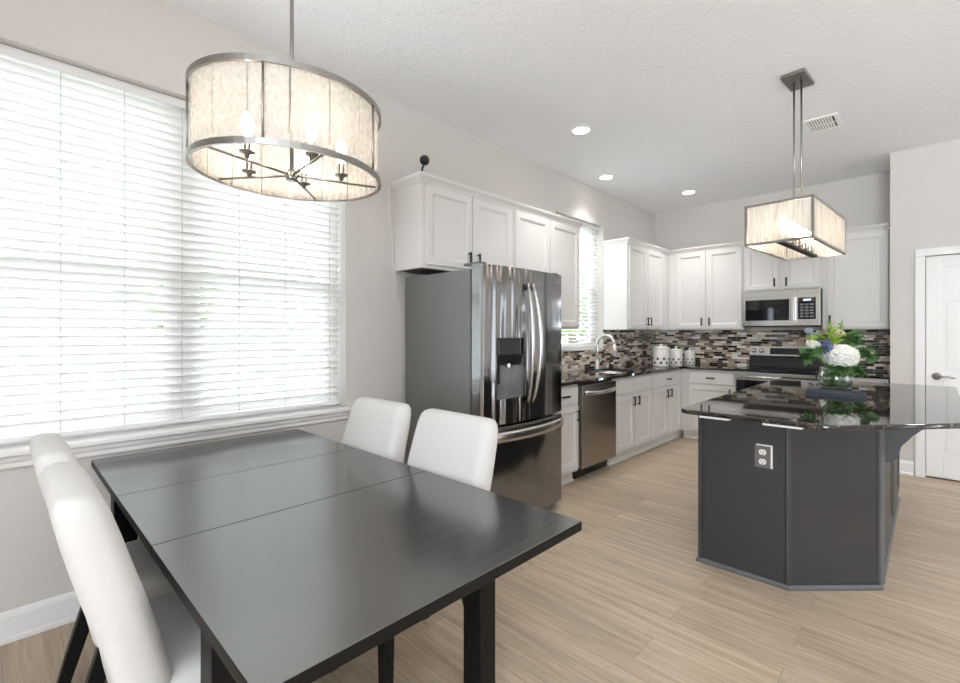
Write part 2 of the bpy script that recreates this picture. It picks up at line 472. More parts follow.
# windows (frames, sashes, glass)
def window(name, y0, y1, z0, z1, mull, label):
    root = thing(name, label, 'window', (-0.15, (y0 + y1) / 2, z0)); root['kind'] = 'structure'
    fr = MB()
    xs = (-0.18, -0.125)
    fr.box(*xs, y0, y0 + 0.045, z0, z1).box(*xs, y1 - 0.045, y1, z0, z1)
    fr.box(*xs, y0 + 0.045, y1 - 0.045, z0, z0 + 0.05).box(*xs, y0 + 0.045, y1 - 0.045, z1 - 0.05, z1)
    cells = [(y0 + 0.045, y1 - 0.045)]
    if mull:
        fr.box(*xs, mull - 0.05, mull + 0.05, z0 + 0.05, z1 - 0.05)
        cells = [(y0 + 0.045, mull - 0.05), (mull + 0.05, y1 - 0.045)]
    fr.build('window_frame', 'trim', root, bevel=0.003, seg=1)
    zm = (z0 + z1) / 2 - 0.06
    for a, b_ in cells:
        for lo, hi, x in ((z0 + 0.05, zm + 0.02, -0.150), (zm - 0.02, z1 - 0.05, -0.173)):
            s = MB()
            s.box(x, x + 0.022, a, a + 0.035, lo, hi).box(x, x + 0.022, b_ - 0.035, b_, lo, hi)
            s.box(x, x + 0.022, a + 0.035, b_ - 0.035, lo, lo + 0.035).box(x, x + 0.022, a + 0.035, b_ - 0.035, hi - 0.035, hi)
            so = s.build('sash', 'trim', root)
            MB().box(x + 0.008, x + 0.013, a + 0.035, b_ - 0.035, lo + 0.035, hi - 0.035).build('pane', 'pane', so)
    return root
window('window_1', W1[0], W1[1], W1[2], W1[3], 0.70, 'wide twin window behind the white blinds by the dining table')
window('window_2', W2[0], W2[1], W2[2], W2[3], None, 'narrow window above the kitchen sink')

sill = MB()
sill.rings([[(x, y, z) for x, z in ((-0.07, 0.8105), (0.045, 0.8105), (0.052, 0.818), (0.052, 0.828), (0.045, 0.834), (-0.07, 0.834))] for y in (W1[0] - 0.06, W1[1] + 0.05)])
so_ = struct(MB().rings([[(x, y, z) for x, z in ((0.001, 0.8), (0.045, 0.8), (0.054, 0.808), (0.054, 0.824), (0.045, 0.832), (0.001, 0.832))] for y in (W1[0] - 0.06, W1[1] + 0.03)]).build('trim_1', 'trim'), 'white sill under the dining window', 'window sill')
sill.bm.free()
struct(MB().box(-0.124, 0.0005, W1[0] + 0.001, W1[1] - 0.001, 0.8102, 0.828).build('trim_2', 'trim'), 'white stool inside the dining window recess', 'window sill')
struct(MB().rings([[(x, y, z) for x, z in ((0.001, 0.745), (0.014, 0.745), (0.020, 0.752), (0.020, 0.770), (0.028, 0.780), (0.028, 0.7995), (0.001, 0.7995))] for y in (W1[0] - 0.04, W1[1] + 0.01)]).build('trim_3', 'trim'), 'white moulded apron under the dining window sill', 'apron')
struct(MB().box(-0.124, 0.022, W2[0] + 0.002, W2[1] - 0.002, W2[2] + 0.0005, W2[2] + 0.022).build('trim_4', 'trim', bevel=0.003), 'white sill of the window above the sink', 'window sill')

# blinds
def blind(name, label, y0, y1, z0, z1, pitch, tilt, cords, x=-0.085, wand=None):
    root = thing(name, label, 'window blind', (x, (y0 + y1) / 2, z0))
    MB().box(x - 0.03, x + 0.03, y0, y1, z1 - 0.045, z1).build('headrail', 'trim', root, bevel=0.003)
    sl = MB()
    zz = z1 - 0.075
    hw = 0.025
    ct, st = math.cos(tilt), math.sin(tilt)
    while zz > z0 + 0.055:
        ring = []
        for k in range(5):
            q = -1 + k / 2
            a, h = q * hw, 0.0028 * (1 - q * q)
            ring.append((x + a * ct - h * st, zz + a * st + h * ct))
        low = [(px + st * 0.0046, pz - ct * 0.0046) for px, pz in reversed(ring)]
        sl.rings([[(px, yy, pz) for px, pz in ring + low] for yy in (y0 + 0.004, y1 - 0.004)])
        zz -= pitch
    sl.build('slats', 'slat', root)
    MB().box(x - 0.026, x + 0.026, y0 + 0.002, y1 - 0.002, z0 + 0.012, z0 + 0.036).build('bottom_rail', 'trim', root, bevel=0.004)
    for yc in cords:
        MB().tube([(x + 0.028, yc, z1 - 0.045), (x + 0.028, yc, z0 + 0.03)], 0.0014, 5).build('ladder_cord', 'cord', root)
    if wand:
        MB().tube([(x + 0.034, wand, z1 - 0.04), (x + 0.036, wand, z1 - 0.04 - 0.62 * (z1 - z0))], 0.004, 8).build('tilt_wand', 'plastic_white', root)
M['cord'] = mat('blind cord', (0.42, 0.42, 0.40), 0.8)
blind('window_blind', 'wide white slatted blind over the dining window', W1[0] + 0.012, W1[1] - 0.012, 0.832, 2.597, 0.0435, R(40), [0.19, 0.43, 0.68, 0.97, 1.24, 1.54])
blind('window_blind', 'narrow white slatted blind over the kitchen sink', W2[0] + 0.012, W2[1] - 0.012, 1.156, 2.627, 0.0435, R(20), [4.25, 4.6, 4.95])

root = thing('vertical_blind', 'open vertical blind across the patio door', 'window blind', (XE - 0.06, 4.1, 0.03))
MB().box(XE - 0.08, XE - 0.03, 2.85, 5.35, 2.31, 2.36).build('headrail', 'trim', root)
vb = MB()
for k in range(11):
    y = 2.95 + 0.225 * k
    vb.box(XE - 0.06, XE - 0.056, y - 0.088, y + 0.088, 0.06, 2.305)
vb.build('slats', 'trim', root); root['kind'] = 'structure'

# the panel door with its casing
root = thing('door_1', 'white six panel door with silver lever handle', 'door', (DX0, YD, 0)); root['kind'] = 'structure'
yf = YD + 0.03
slab = MB(lambda p: (p[0], yf - p[1], p[2]))
dw = DX1 - DX0
st_, gap = 0.115, 0.10
cols_ = [(DX0 + st_, DX0 + dw / 2 - gap / 2), (DX0 + dw / 2 + gap / 2, DX1 - st_)]
rows_ = [(0.24, 0.82), (0.98, 1.62), (1.74, 1.94)]
slab.box(DX0, DX1, -0.035, -0.006, 0.012, DZ)
# stiles and rails stand 6 mm proud of the panels' ground
def rail(u0, u1, z0, z1): slab.box(u0, u1, -0.006, 0.004, z0, z1)
rail(DX0, DX0 + st_, 0.012, DZ); rail(DX1 - st_, DX1, 0.012, DZ); rail(cols_[0][1], cols_[1][0], 0.012, DZ)
for c0, c1 in cols_:
    zz = 0.012
    for r0, r1 in rows_:
        rail(c0, c1, zz, r0); zz = r1
        slab.panel(c0 + 0.012, c1 - 0.012, r0 + 0.012, r1 - 0.012, [(0, -0.006), (0.03, 0.001)])
    rail(c0, c1, zz, DZ)
slab.build('door_slab', 'trim', root, bevel=0.003)
h = MB()
hx, hz = DX0 + 0.07, 0.935
fn = lambda p: (hx + p[0], yf - 0.004 - p[2], hz + p[1])
h = MB(fn); h.lathe([(0.033, 0.0005), (0.033, 0.006), (0.026, 0.012), (0.012, 0.013), (0.012, 0.05)], n=20)
h.tube([(0, 0, 0.045), (0.03, 0.002, 0.05), (0.07, 0.004, 0.05), (0.105, -0.006, 0.048), (0.12, -0.004, 0.046)], [0.011, 0.010, 0.008, 0.007, 0.005], 10)
h.build('lever_handle', 'nickel', root, smooth=True)
for z in (0.25, 1.05, 1.85):
    MB().tube([(DX0 - 0.001, YD - 0.006 + 0.004, z - 0.045), (DX0 - 0.001, YD - 0.002, z + 0.045)], 0.006, 8)
cs = MB()
for q in ((DX0 - 0.075, DX0 - 0.004), (DX1 + 0.004, DX1 + 0.075)):
    cs.box(q[0], q[1], YD - 0.018, YD - 0.0005, 0.0005, DZ + 0.004)
cs.box(DX0 - 0.075, DX1 + 0.075, YD - 0.018, YD - 0.0005, DZ + 0.004, DZ + 0.075)
struct(cs.build('trim_5', 'trim', bevel=0.005), 'white casing around the panel door', 'door casing')

# backsplash tile
ts = MB()
ts.box(0.0008, 0.009, 3.05, W2[0], 0.9155, 1.366).box(0.0008, 0.009, W2[1], YB - 0.0008, 0.9155, 1.366).box(0.0008, 0.009, W2[0], W2[1], 0.9155, W2[2])
struct(ts.build('wall_tile_left', 'mosaic_left'), 'brown mosaic tile backsplash below the sink window', 'backsplash')
ts = MB().box(0.0095, 2.5795, YB - 0.009, YB - 0.0008, 0.9155, 1.366)
struct(ts.build('wall_tile_back', 'mosaic_back'), 'brown and white mosaic tile backsplash behind the range', 'backsplash')

# ------------------------------------------------------------------ cabinets
FRAME = 0.052
def panel_door(fn, u0, u1, z0, z1, o0, parent, name='door'):
    t = 0.019
    return MB(fn).panel(u0, u1, z0, z1, [(0, o0), (0, o0 + t - 0.003), (0.003, o0 + t), (FRAME, o0 + t), (FRAME + 0.006, o0 + t - 0.004), (FRAME + 0.011, o0 + t - 0.006), (FRAME + 0.014, o0 + t - 0.014)]).build(name, 'cab', parent)
def flat_front(fn, u0, u1, z0, z1, o0, parent, name='drawer'):
    t = 0.019
    return MB(fn).panel(u0, u1, z0, z1, [(0, o0), (0, o0 + t - 0.006), (0.008, o0 + t)]).build(name, 'cab', parent)
def pull(fn, u, z, o0, parent, horiz=False, ln=0.10):
    hb = MB(fn)
    h = ln / 2
    if horiz:
        hb.box(u - h, u + h, o0 + 0.022, o0 + 0.034, z - 0.008, z + 0.008)
        for s in (-1, 1): hb.box(u + s * (h - 0.012) - 0.005, u + s * (h - 0.012) + 0.005, o0, o0 + 0.025, z - 0.005, z + 0.005)
    else:
        hb.box(u - 0.008, u + 0.008, o0 + 0.022, o0 + 0.034, z - h, z + h)
        for s in (-1, 1): hb.box(u - 0.005, u + 0.005, o0, o0 + 0.025, z + s * (h - 0.012) - 0.005, z + s * (h - 0.012) + 0.005)
    return hb.build('handle', 'bronze', parent, bevel=0.002, seg=1)

def crown(fn, u0, u1, d, z, parent, end0=False, end1=False, m0=False, m1=False):
    """crown moulding along the front at depth d; end0/end1: returns to the wall; m0/m1: mitred into an inner corner"""
    prof = [(0.0, 0.0), (0.008, 0.0), (0.010, 0.012), (0.022, 0.030), (0.032, 0.040), (0.036, 0.052), (0.036, 0.060), (0.0, 0.060)]
    mb = MB(fn)
    path = []
    if end0: path.append(lambda o: (u0 - o, 0.002))
    path.append((lambda o: (u0 - o, d + o)) if end0 else ((lambda o: (u0 + o, d + o)) if m0 else (lambda o: (u0, d + o))))
    path.append((lambda o: (u1 + o, d + o)) if end1 else ((lambda o: (u1 - o, d + o)) if m1 else (lambda o: (u1, d + o))))
    if end1: path.append(lambda o: (u1 + o, 0.002))
    mb.rings([[(*pt(o), z + h) for o, h in prof] for pt in path])
    return mb.build('crown_moulding', 'cab', parent)

UD = 0.31          # carcass depth of wall cabinets
def wall_cabinet(fn, name, label, u0, u1, z0, z1, doors, pulls, crown_kw, group='white wall cabinets', depth=UD):
    base = fn(((u0 + u1) / 2, depth / 2, z0))
    root = thing(name, label, 'cabinet', base, group)
    MB(fn).box(u0, u1, 0.001, depth, z0, z1).build('carcass', 'cab', root, bevel=0.002, seg=1)
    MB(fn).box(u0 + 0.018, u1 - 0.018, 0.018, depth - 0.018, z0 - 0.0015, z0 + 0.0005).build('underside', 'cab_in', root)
    for i, (a, b_, p, q) in enumerate(doors):
        dr = panel_door(fn, a, b_, p, q, depth + 0.001, root)
        for (k, u, z) in pulls:
            if k == i: pull(fn, u, z, depth + 0.0195, dr)
    if crown_kw is not None:
        crown(fn, u0, u1, depth + 0.001, z1 - 0.055, root, **crown_kw)
    return root

ZT = 2.44
wall_cabinet(onleft, 'wall_cabinet', 'short white two door wall cabinet above the fridge', 2.032, 3.018, 1.79, ZT,
             [(2.072, 2.520, 1.815, 2.378), (2.530, 2.995, 1.815, 2.378)], [(0, 2.475, 1.895), (1, 2.575, 1.895)], dict(end0=True))
wall_cabinet(onleft, 'wall_cabinet', 'tall white wall cabinet between the fridge and the sink window', 3.020, 4.062, 1.372, ZT,
             [(3.042, 3.525, 1.39, 2.378), (3.557, 4.040, 1.39, 2.378)], [(0, 3.49, 1.48), (1, 3.592, 1.48)], dict(end1=True))
wall_cabinet(onleft, 'wall_cabinet', 'white two door wall cabinet in the corner above the canisters', 5.098, YB - 0.003, 1.372, ZT,
             [(5.130, 5.600, 1.39, 2.378), (5.618, 6.065, 1.39, 2.378)], [(0, 5.565, 1.475), (1, 5.653, 1.475)], None)
wall_cabinet(onback, 'wall_cabinet', 'white two door wall cabinet between corner and microwave', UD + 0.003, 1.231, 1.372, ZT,
             [(0.415, 0.792, 1.39, 2.378), (0.810, 1.212, 1.39, 2.378)], [(0, 0.752, 1.475), (1, 0.846, 1.475)], None)
wall_cabinet(onback, 'wall_cabinet', 'short white two door wall cabinet above the microwave', 1.2325, 2.005, 1.822, ZT,
             [(1.250, 1.592, 1.84, 2.378), (1.640, 1.987, 1.84, 2.378)], [(0, 1.558, 1.92), (1, 1.675, 1.92)], dict())
wall_cabinet(onback, 'wall_cabinet', 'white single door wall cabinet to the side of the microwave, behind the flowers', 2.0065, 2.575, 1.372, ZT,
             [(2.048, 2.550, 1.39, 2.378)], [(0, 2.076, 1.475)], dict())
# mitred crown in the corner
for o in [x for x in col.objects if x.get('label', '').startswith('white two door wall cabinet in the corner')]:
    crown(onleft, 5.098, YB - UD - 0.001, UD + 0.001, ZT - 0.055, o, end0=True, m1=True)
for o in [x for x in col.objects if x.get('label', '').startswith('white two door wall cabinet between corner')]:
    crown(onback, UD + 0.001, 1.231, UD + 0.001, ZT - 0.055, o, m0=True)

BD, TK, CT = 0.59, 0.10, 0.884
def base_cabinet(fn, label, u0, u1, fronts, top=CT - 0.002, depth=BD):
    top = top or CT - 0.002
    root = thing('base_cabinet', label, 'cabinet', fn(((u0 + u1) / 2, depth / 2, 0)), 'white base cabinets')
    cb = MB(fn).box(u0, u1, 0.0105, depth, TK, top)
    if top < 0.8: cb.box(u0, u1, depth - 0.02, depth, top, CT - 0.002)
    cb.build('carcass', 'cab', root, bevel=0.002, seg=1)
    MB(fn).box(u0 + 0.002, u1 - 0.002, 0.0105, depth - 0.055, 0.001, TK).build('toe_kick', 'cab', root)
    MB(fn).rings([[(u, o, z) for o, z in ((depth - 0.055, 0.001), (depth - 0.038, 0.001), (depth - 0.042, 0.012), (depth - 0.055, 0.018))] for u in (u0 + 0.002, u1 - 0.002)]).build('shoe_moulding', 'cab', root)
    for kind, a, b_, p, q, hu, hz, hor in fronts:
        o = (flat_front if kind == 'drawer' else panel_door)(fn, a, b_, p, q, depth + 0.001, root, kind)
        if hu is not None: pull(fn, hu, hz, depth + 0.0195, o, hor)
    return root
DZ0, DZ1, RZ0, RZ1 = 0.128, 0.690, 0.708, 0.862
base_cabinet(onleft, 'narrow white base cabinet between the fridge and the dishwasher', 3.10, 3.592,
             [('drawer', 3.118, 3.575, RZ0, RZ1, 3.35, 0.785, True), ('door', 3.118, 3.575, DZ0, DZ1, 3.54, 0.60, False)], None)
base_cabinet(onleft, 'white sink base cabinet beside the dishwasher', 4.232, 5.120,
             [('drawer', 4.250, 4.665, RZ0, RZ1, None, 0, True), ('drawer', 4.685, 5.102, RZ0, RZ1, None, 0, True),
              ('door', 4.250, 4.665, DZ0, DZ1, 4.622, 0.615, False), ('door', 4.685, 5.102, DZ0, DZ1, 4.728, 0.615, False)], 0.695)
base_cabinet(onleft, 'white base cabinet with one wide drawer in the kitchen corner', 5.122, YB - 0.012,
             [('drawer', 5.140, 5.925, RZ0, RZ1, 5.53, 0.785, True),
              ('door', 5.140, 5.525, DZ0, DZ1, 5.482, 0.615, False), ('door', 5.545, 5.925, DZ0, DZ1, 5.588, 0.615, False)], None)
base_cabinet(onback, 'white base cabinet between the corner and the range', BD + 0.002, 1.225,
             [('drawer', 0.690, 1.208, RZ0, RZ1, 0.95, 0.785, True), ('door', 0.690, 1.208, DZ0, DZ1, 1.165, 0.615, False)], None)
base_cabinet(onback, 'white base cabinet on the far side of the range, behind the island', 2.000, 2.565,
             [('drawer', 2.018, 2.547, RZ0, RZ1, 2.28, 0.785, True), ('door', 2.018, 2.547, DZ0, DZ1, 2.07, 0.615, False)], None)

# counters
CF = 0.64
ct = MB()
SY0, SY1, SX0, SX1 = 4.36, 5.02, 0.13, 0.53      # sink opening
z0, z1 = CT, 0.914
ct.box(0.0105, CF, 3.07, SY0, z0, z1).box(0.0105, SX0, SY0, SY1, z0, z1).box(SX1, CF, SY0, SY1, z0, z1)
ct.box(0.0105, CF, SY1, YB - 0.0105, z0, z1).box(CF, 1.226, YB - CF, YB - 0.0105, z0, z1)
bmesh.ops.remove_doubles(ct.bm, verts=ct.bm.verts[:], dist=1e-5)
tag(ct.build('granite_countertop', 'granite', bevel=0.004), 'dark granite countertop around the sink and kitchen corner', 'countertop')
ct2 = MB().box(1.999, 2.575, YB - CF, YB - 0.0105, z0, z1).build('granite_countertop', 'granite', bevel=0.006)
tag(ct2, 'short dark granite countertop between range and door wall', 'countertop')

# sink and faucet
root = thing('kitchen_sink', 'stainless sink set under the granite below the window', 'sink', (0.33, 4.69, 0.70))
s = MB()
s.rings([[(SX0 - 0.0, SY0, 0.882), (SX1, SY0, 0.882), (SX1, SY1, 0.882), (SX0, SY1, 0.882)],
         [(SX0 + 0.015, SY0 + 0.015, 0.72), (SX1 - 0.015, SY0 + 0.015, 0.72), (SX1 - 0.015, SY1 - 0.015, 0.72), (SX0 + 0.015, SY1 - 0.015, 0.72)],
         [(SX0 + 0.05, SY0 + 0.05, 0.705), (SX1 - 0.05, SY0 + 0.05, 0.705), (SX1 - 0.05, SY1 - 0.05, 0.705), (SX0 + 0.05, SY1 - 0.05, 0.705)]], cap0=False)
s.build('basin', 'steel_light', root)
MB().lathe([(0.045, 0.706), (0.045, 0.710), (0.03, 0.709)], 0.33, 4.69, 16).build('drain', 'chrome', root)

fx, fy = 0.085, 4.80
root = thing('kitchen_faucet', 'tall brushed nickel gooseneck faucet behind the sink', 'faucet', (fx, fy, 0.9145))
MB().lathe([(0.030, 0.9145), (0.030, 0.922), (0.024, 0.935), (0.020, 1.02), (0.017, 1.03)], fx, fy, 20).build('base', 'faucet_nickel', root, smooth=True)
pts = [(fx, fy, 1.025), (fx, fy, 1.20)]
for k in range(0, 11):
    a = PI * k / 10
    pts.append((fx + 0.105 - 0.105 * math.cos(a), fy + 0.02 * k / 10, 1.20 + 0.105 * math.sin(a)))
MB().tube(pts, 0.0155, 12).build('spout', 'faucet_nickel', root, smooth=True)
e = pts[-1]
MB().tube([e, (e[0] + 0.004, e[1] + 0.002, e[2] - 0.05), (e[0] + 0.008, e[1] + 0.004, e[2] - 0.13)], [0.018, 0.022, 0.024], 12).build('spray_head', 'faucet_nickel', root, smooth=True)
MB().tube([(fx, fy + 0.018, 0.98), (fx, fy + 0.05, 0.985), (fx + 0.01, fy + 0.10, 1.03)], [0.009, 0.008, 0.006], 8).build('lever', 'faucet_nickel', root, smooth=True)
root = thing('soap_dispenser', 'small nickel soap dispenser beside the faucet', 'soap dispenser', (0.085, 4.99, 0.9145))
MB().lathe([(0.020, 0.9145), (0.020, 0.92), (0.011, 0.93), (0.009, 0.985), (0.012, 0.99)], 0.085, 4.99, 14).build('body', 'nickel', root, smooth=True)
MB().tube([(0.085, 4.99, 0.985), (0.105, 4.99, 0.995), (0.135, 4.99, 0.985)], 0.006, 8).build('nozzle', 'nickel', root, smooth=True)

# canisters
def dotted(r, h):
    """white glaze with two staggered rows of eight dark dots around the jar"""
    m, nt, b = nm('dotted white ceramic')
    N, L = nt.nodes, nt.links
    def op(kind, a, c=None):
        n = N.new('ShaderNodeMath'); n.operation = kind
        for k, q in enumerate((a, c)):
            if q is None: continue
            if isinstance(q, (int, float)): n.inputs[k].default_value = q
            else: L.new(q, n.inputs[k])
        return n.outputs[0]
    tc = N.new('ShaderNodeTexCoord'); sx = N.new('ShaderNodeSeparateXYZ'); L.new(tc.outputs['Object'], sx.inputs[0])
    ang = op('MULTIPLY', op('ARCTAN2', sx.outputs['Y'], sx.outputs['X']), 8 / (2 * PI))
    near = None
    for row, zz in enumerate((0.22, 0.44)):
        du = op('MULTIPLY', op('SUBTRACT', op('FRACT', op('ADD', ang, 8.0 + 0.5 * row)), 0.5), 2 * PI * r / 8)
        dz = op('SUBTRACT', sx.outputs['Z'], h * zz)
        d = op('SQRT', op('ADD', op('MULTIPLY', du, du), op('MULTIPLY', dz, dz)))
        near = d if near is None else op('MINIMUM', near, d)
    mx = N.new('ShaderNodeMix'); mx.data_type = 'RGBA'
    mx.inputs[6].default_value = (0.78, 0.76, 0.72, 1); mx.inputs[7].default_value = (0.05, 0.035, 0.03, 1)
    L.new(op('LESS_THAN', near, 0.016 * r / 0.098), mx.inputs[0]); L.new(mx.outputs[2], b.inputs['Base Color'])
    b.inputs['Roughness'].default_value = 0.35
    return m
for (cx, cy, r, h, lab) in ((0.44, 5.735, 0.098, 0.225, 'largest white dotted canister on the corner counter'),
                            (0.515, 6.02, 0.082, 0.19, 'middle-sized white dotted canister on the corner counter'),
                            (0.585, 6.30, 0.066, 0.165, 'smallest white dotted canister on the corner counter')):
    z = 0.9148
    root = thing('canister', lab, 'canister', (cx, cy, z), 'white dotted canisters in the corner')
    MB().lathe([(r * 0.92, z), (r * 0.97, z + 0.006), (r, z + 0.03), (r, z + h - 0.01), (r * 0.96, z + h)], cx, cy, 28).build('jar', dotted(r, h), root, smooth=True)
    MB().lathe([(r * 0.99, z + h + 0.0005), (r * 1.02, z + h + 0.004), (r * 1.0, z + h + 0.016), (r * 0.5, z + h + 0.024), (0.012, z + h + 0.026), (0.012, z + h + 0.036), (0.020, z + h + 0.046), (0.010, z + h + 0.056)], cx, cy, 28).build('lid', 'canister', root, smooth=True)

# ------------------------------------------------------------------ refrigerator
FY0, FY1, FX0, FX1 = 2.103, 3.012, 0.035, 0.725
FYM = (FY0 + FY1) / 2
root = thing('refrigerator', 'dark stainless french door refrigerator with water dispenser', 'refrigerator', (0.4, FYM, 0))
MB().box(FX0, FX1, FY0, FY1, 0.045, 1.745).build('cabinet', 'steel_side', root, bevel=0.004)
MB().box(FX0 + 0.05, FX1, FY0 + 0.03, FY1 - 0.03, 0.002, 0.044).build('base_grille', 'black', root)
def face_x(y, edge=0.812, bulge=0.042):
    q = (y - FYM) / ((FY1 - FY0) / 2)
    return edge + bulge * (1 - q * q)
def fridge_front(name, y0, y1, z0, z1, hole=None, mname='steel'):
    """a bowed door; hole = (ya, yb, za, zb) leaves a recess opening"""
    mb = MB()
    n = 14
    ys = [y0 + (y1 - y0) * k / n for k in range(n + 1)]
    zs = [z0, z1]
    if hole:
        ys = sorted(set([y for y in ys if not (hole[0] - 0.012 < y < hole[1] + 0.012)] + [hole[0], (hole[0] + hole[1]) / 2, hole[1]]))
        zs = [z0, hole[2], hole[3], z1]
    xb = FX1 + 0.012
    g = [[mb.v((face_x(y), y, z)) for z in zs] for y in ys]
    bk = [[mb.v((xb, y, z)) for z in zs] for y in ys]
    for i in range(len(ys) - 1):
        for j in range(len(zs) - 1):
            inside = hole and ys[i] >= hole[0] - 1e-6 and ys[i + 1] <= hole[1] + 1e-6 and j == 1
            if not inside: mb.face([g[i][j], g[i + 1][j], g[i + 1][j + 1], g[i][j + 1]])
            mb.face([bk[i][j], bk[i][j + 1], bk[i + 1][j + 1], bk[i + 1][j]])
        mb.face([g[i][0], bk[i][0], bk[i + 1][0], g[i + 1][0]])
        mb.face([g[i][-1], g[i + 1][-1], bk[i + 1][-1], bk[i][-1]])
    for j in range(len(zs) - 1):
        mb.face([g[0][j], g[0][j + 1], bk[0][j + 1], bk[0][j]])
        mb.face([g[-1][j], bk[-1][j], bk[-1][j + 1], g[-1][j + 1]])
    return mb.build(name, mname, root, smooth=False, bevel=0.004, seg=2)
HY0, HY1, HZ0, HZ1 = 2.238, 2.490, 0.895, 1.300
ld = fridge_front('door', FY0 + 0.001, FYM - 0.003, 0.728, 1.775, (HY0, HY1, HZ0, HZ1), 'steel_wavy')
rd = fridge_front('door', FYM + 0.003, FY1 - 0.001, 0.728, 1.775)
fz = fridge_front('freezer_drawer', FY0 + 0.001, FY1 - 0.001, 0.050, 0.712)
# the gap above the freezer
# dispenser: recess liner, control panel, paddle, drip tray
xr = 0.755
rc = MB()
a, b_ = HY0 + 0.001, HY1 - 0.001
rc.box(xr, xr + 0.004, a, b_, HZ0, HZ1).box(xr, face_x(a) - 0.001, a, a + 0.004, HZ0, HZ1).box(xr, face_x(b_) - 0.001, b_ - 0.004, b_, HZ0, HZ1)
rc.box(xr, 0.845, a + 0.004, b_ - 0.004, HZ0, HZ0 + 0.004)
rc.build('dispenser_recess', mat('dispenser steel', (0.34, 0.34, 0.34), 0.35, 0.8), ld)
MB().rings([[(0.76, a + 0.005, z), (face_x(a) + 0.012, a + 0.005, z), (face_x(b_) + 0.012, b_ - 0.005, z), (0.76, b_ - 0.005, z)] for z in (1.185, HZ1 - 0.002)]).build('control_panel', M['black_glass'], ld, bevel=0.004)
MB().rings([[(0.76, a + 0.006, z), (face_x(a) + ex, a + 0.006, z), (face_x(b_) + ex, b_ - 0.006, z), (0.76, b_ - 0.006, z)] for z, ex in ((1.115, -0.025), (1.184, 0.004))]).build('nozzle_housing', 'black', ld, bevel=0.004)
MB().tube([(0.815, 2.37, 1.125), (0.815, 2.37, 1.10)], 0.02, 12).build('nozzle', 'chrome', ld)
MB().box(0.7595, 0.778, 2.26, 2.335, 0.985, 1.112).build('paddle', 'black', ld, bevel=0.004)
# bow handles
for d, yy, sg in ((ld, FYM - 0.040, -1), (rd, FYM + 0.040, 1)):
    pts = []
    for k in range(17):
        t = k / 16
        s_ = math.sin(PI * t)
        pts.append((face_x(yy) + 0.004 + 0.062 * s_ ** 0.7, yy - sg * 0.012 + sg * 0.018 * s_, 0.85 + 0.82 * t))
    MB().tube(pts, [0.011 + 0.006 * math.sin(PI * k / 16) for k in range(17)], 10).build('handle', 'steel_light', d, smooth=True)
pts = []
for k in range(21):
    t = k / 20
    y = FY0 + 0.02 + (FY1 - FY0 - 0.04) * t
    pts.append((face_x(y) + 0.012 + 0.03 * math.sin(PI * t) ** 0.4, y, 0.655))
hb = MB()
hb.rings([[(x + dx, y, z + dz) for dx, dz in ((-0.012, -0.032), (0.006, -0.036), (0.012, -0.016), (0.012, 0.020), (0.004, 0.034), (-0.012, 0.030))] for x, y, z in pts])
hb.build('handle', 'steel_light', fz, smooth=True)
# hinge covers and the small badge
for y in (FY0 + 0.05, FY1 - 0.05):
    MB().box(0.64, 0.80, y - 0.03, y + 0.03, 1.7755, 1.79).build('hinge_cover', 'steel_side', root, bevel=0.006)
M['badge'] = mat('silver badge', (0.6, 0.6, 0.6), 0.4)
bx_ = face_x(2.94) + 0.0005
bd = MB()
bd.box(bx_, bx_ + 0.002, 2.935, 2.938, 1.700, 1.722).box(bx_, bx_ + 0.002, 2.938, 2.947, 1.700, 1.703)          # L
bd.box(bx_, bx_ + 0.002, 2.951, 2.954, 1.700, 1.722).box(bx_, bx_ + 0.002, 2.954, 2.965, 1.719, 1.722).box(bx_, bx_ + 0.002, 2.954, 2.965, 1.700, 1.703)
bd.box(bx_, bx_ + 0.002, 2.962, 2.965, 1.703, 1.712).box(bx_, bx_ + 0.002, 2.958, 2.962, 1.709, 1.712)          # G
bd.build('badge', 'badge', rd)

# ------------------------------------------------------------------ dishwasher
root = thing('dishwasher', 'stainless dishwasher between two white base cabinets', 'dishwasher', (0.3, 3.912, 0))
a, b_ = 3.600, 4.224
MB().box(0.02, 0.585, a, b_, 0.095, 0.878).build('tub', 'black', root)
MB().box(0.02, 0.53, a + 0.004, b_ - 0.004, 0.002, 0.094).build('toe_kick', 'black', root)
d = MB().box(0.592, 0.632, a + 0.003, b_ - 0.003, 0.115, 0.862).build('door', 'steel_dw', root, bevel=0.005)
hpts = []
for k in range(13):
    t = k / 12
    hpts.append((0.640 + 0.036 * math.sin(PI * t) ** 0.5, a + 0.04 + (b_ - a - 0.08) * t, 0.795 - 0.012 * math.sin(PI * t)))
MB().rings([[(x + dx, y, z + dz) for dx, dz in ((-0.008, -0.016), (0.004, -0.019), (0.009, -0.008), (0.009, 0.010), (0.002, 0.019), (-0.008, 0.016))] for x, y, z in hpts]).build('handle', 'steel_light', d, smooth=True)

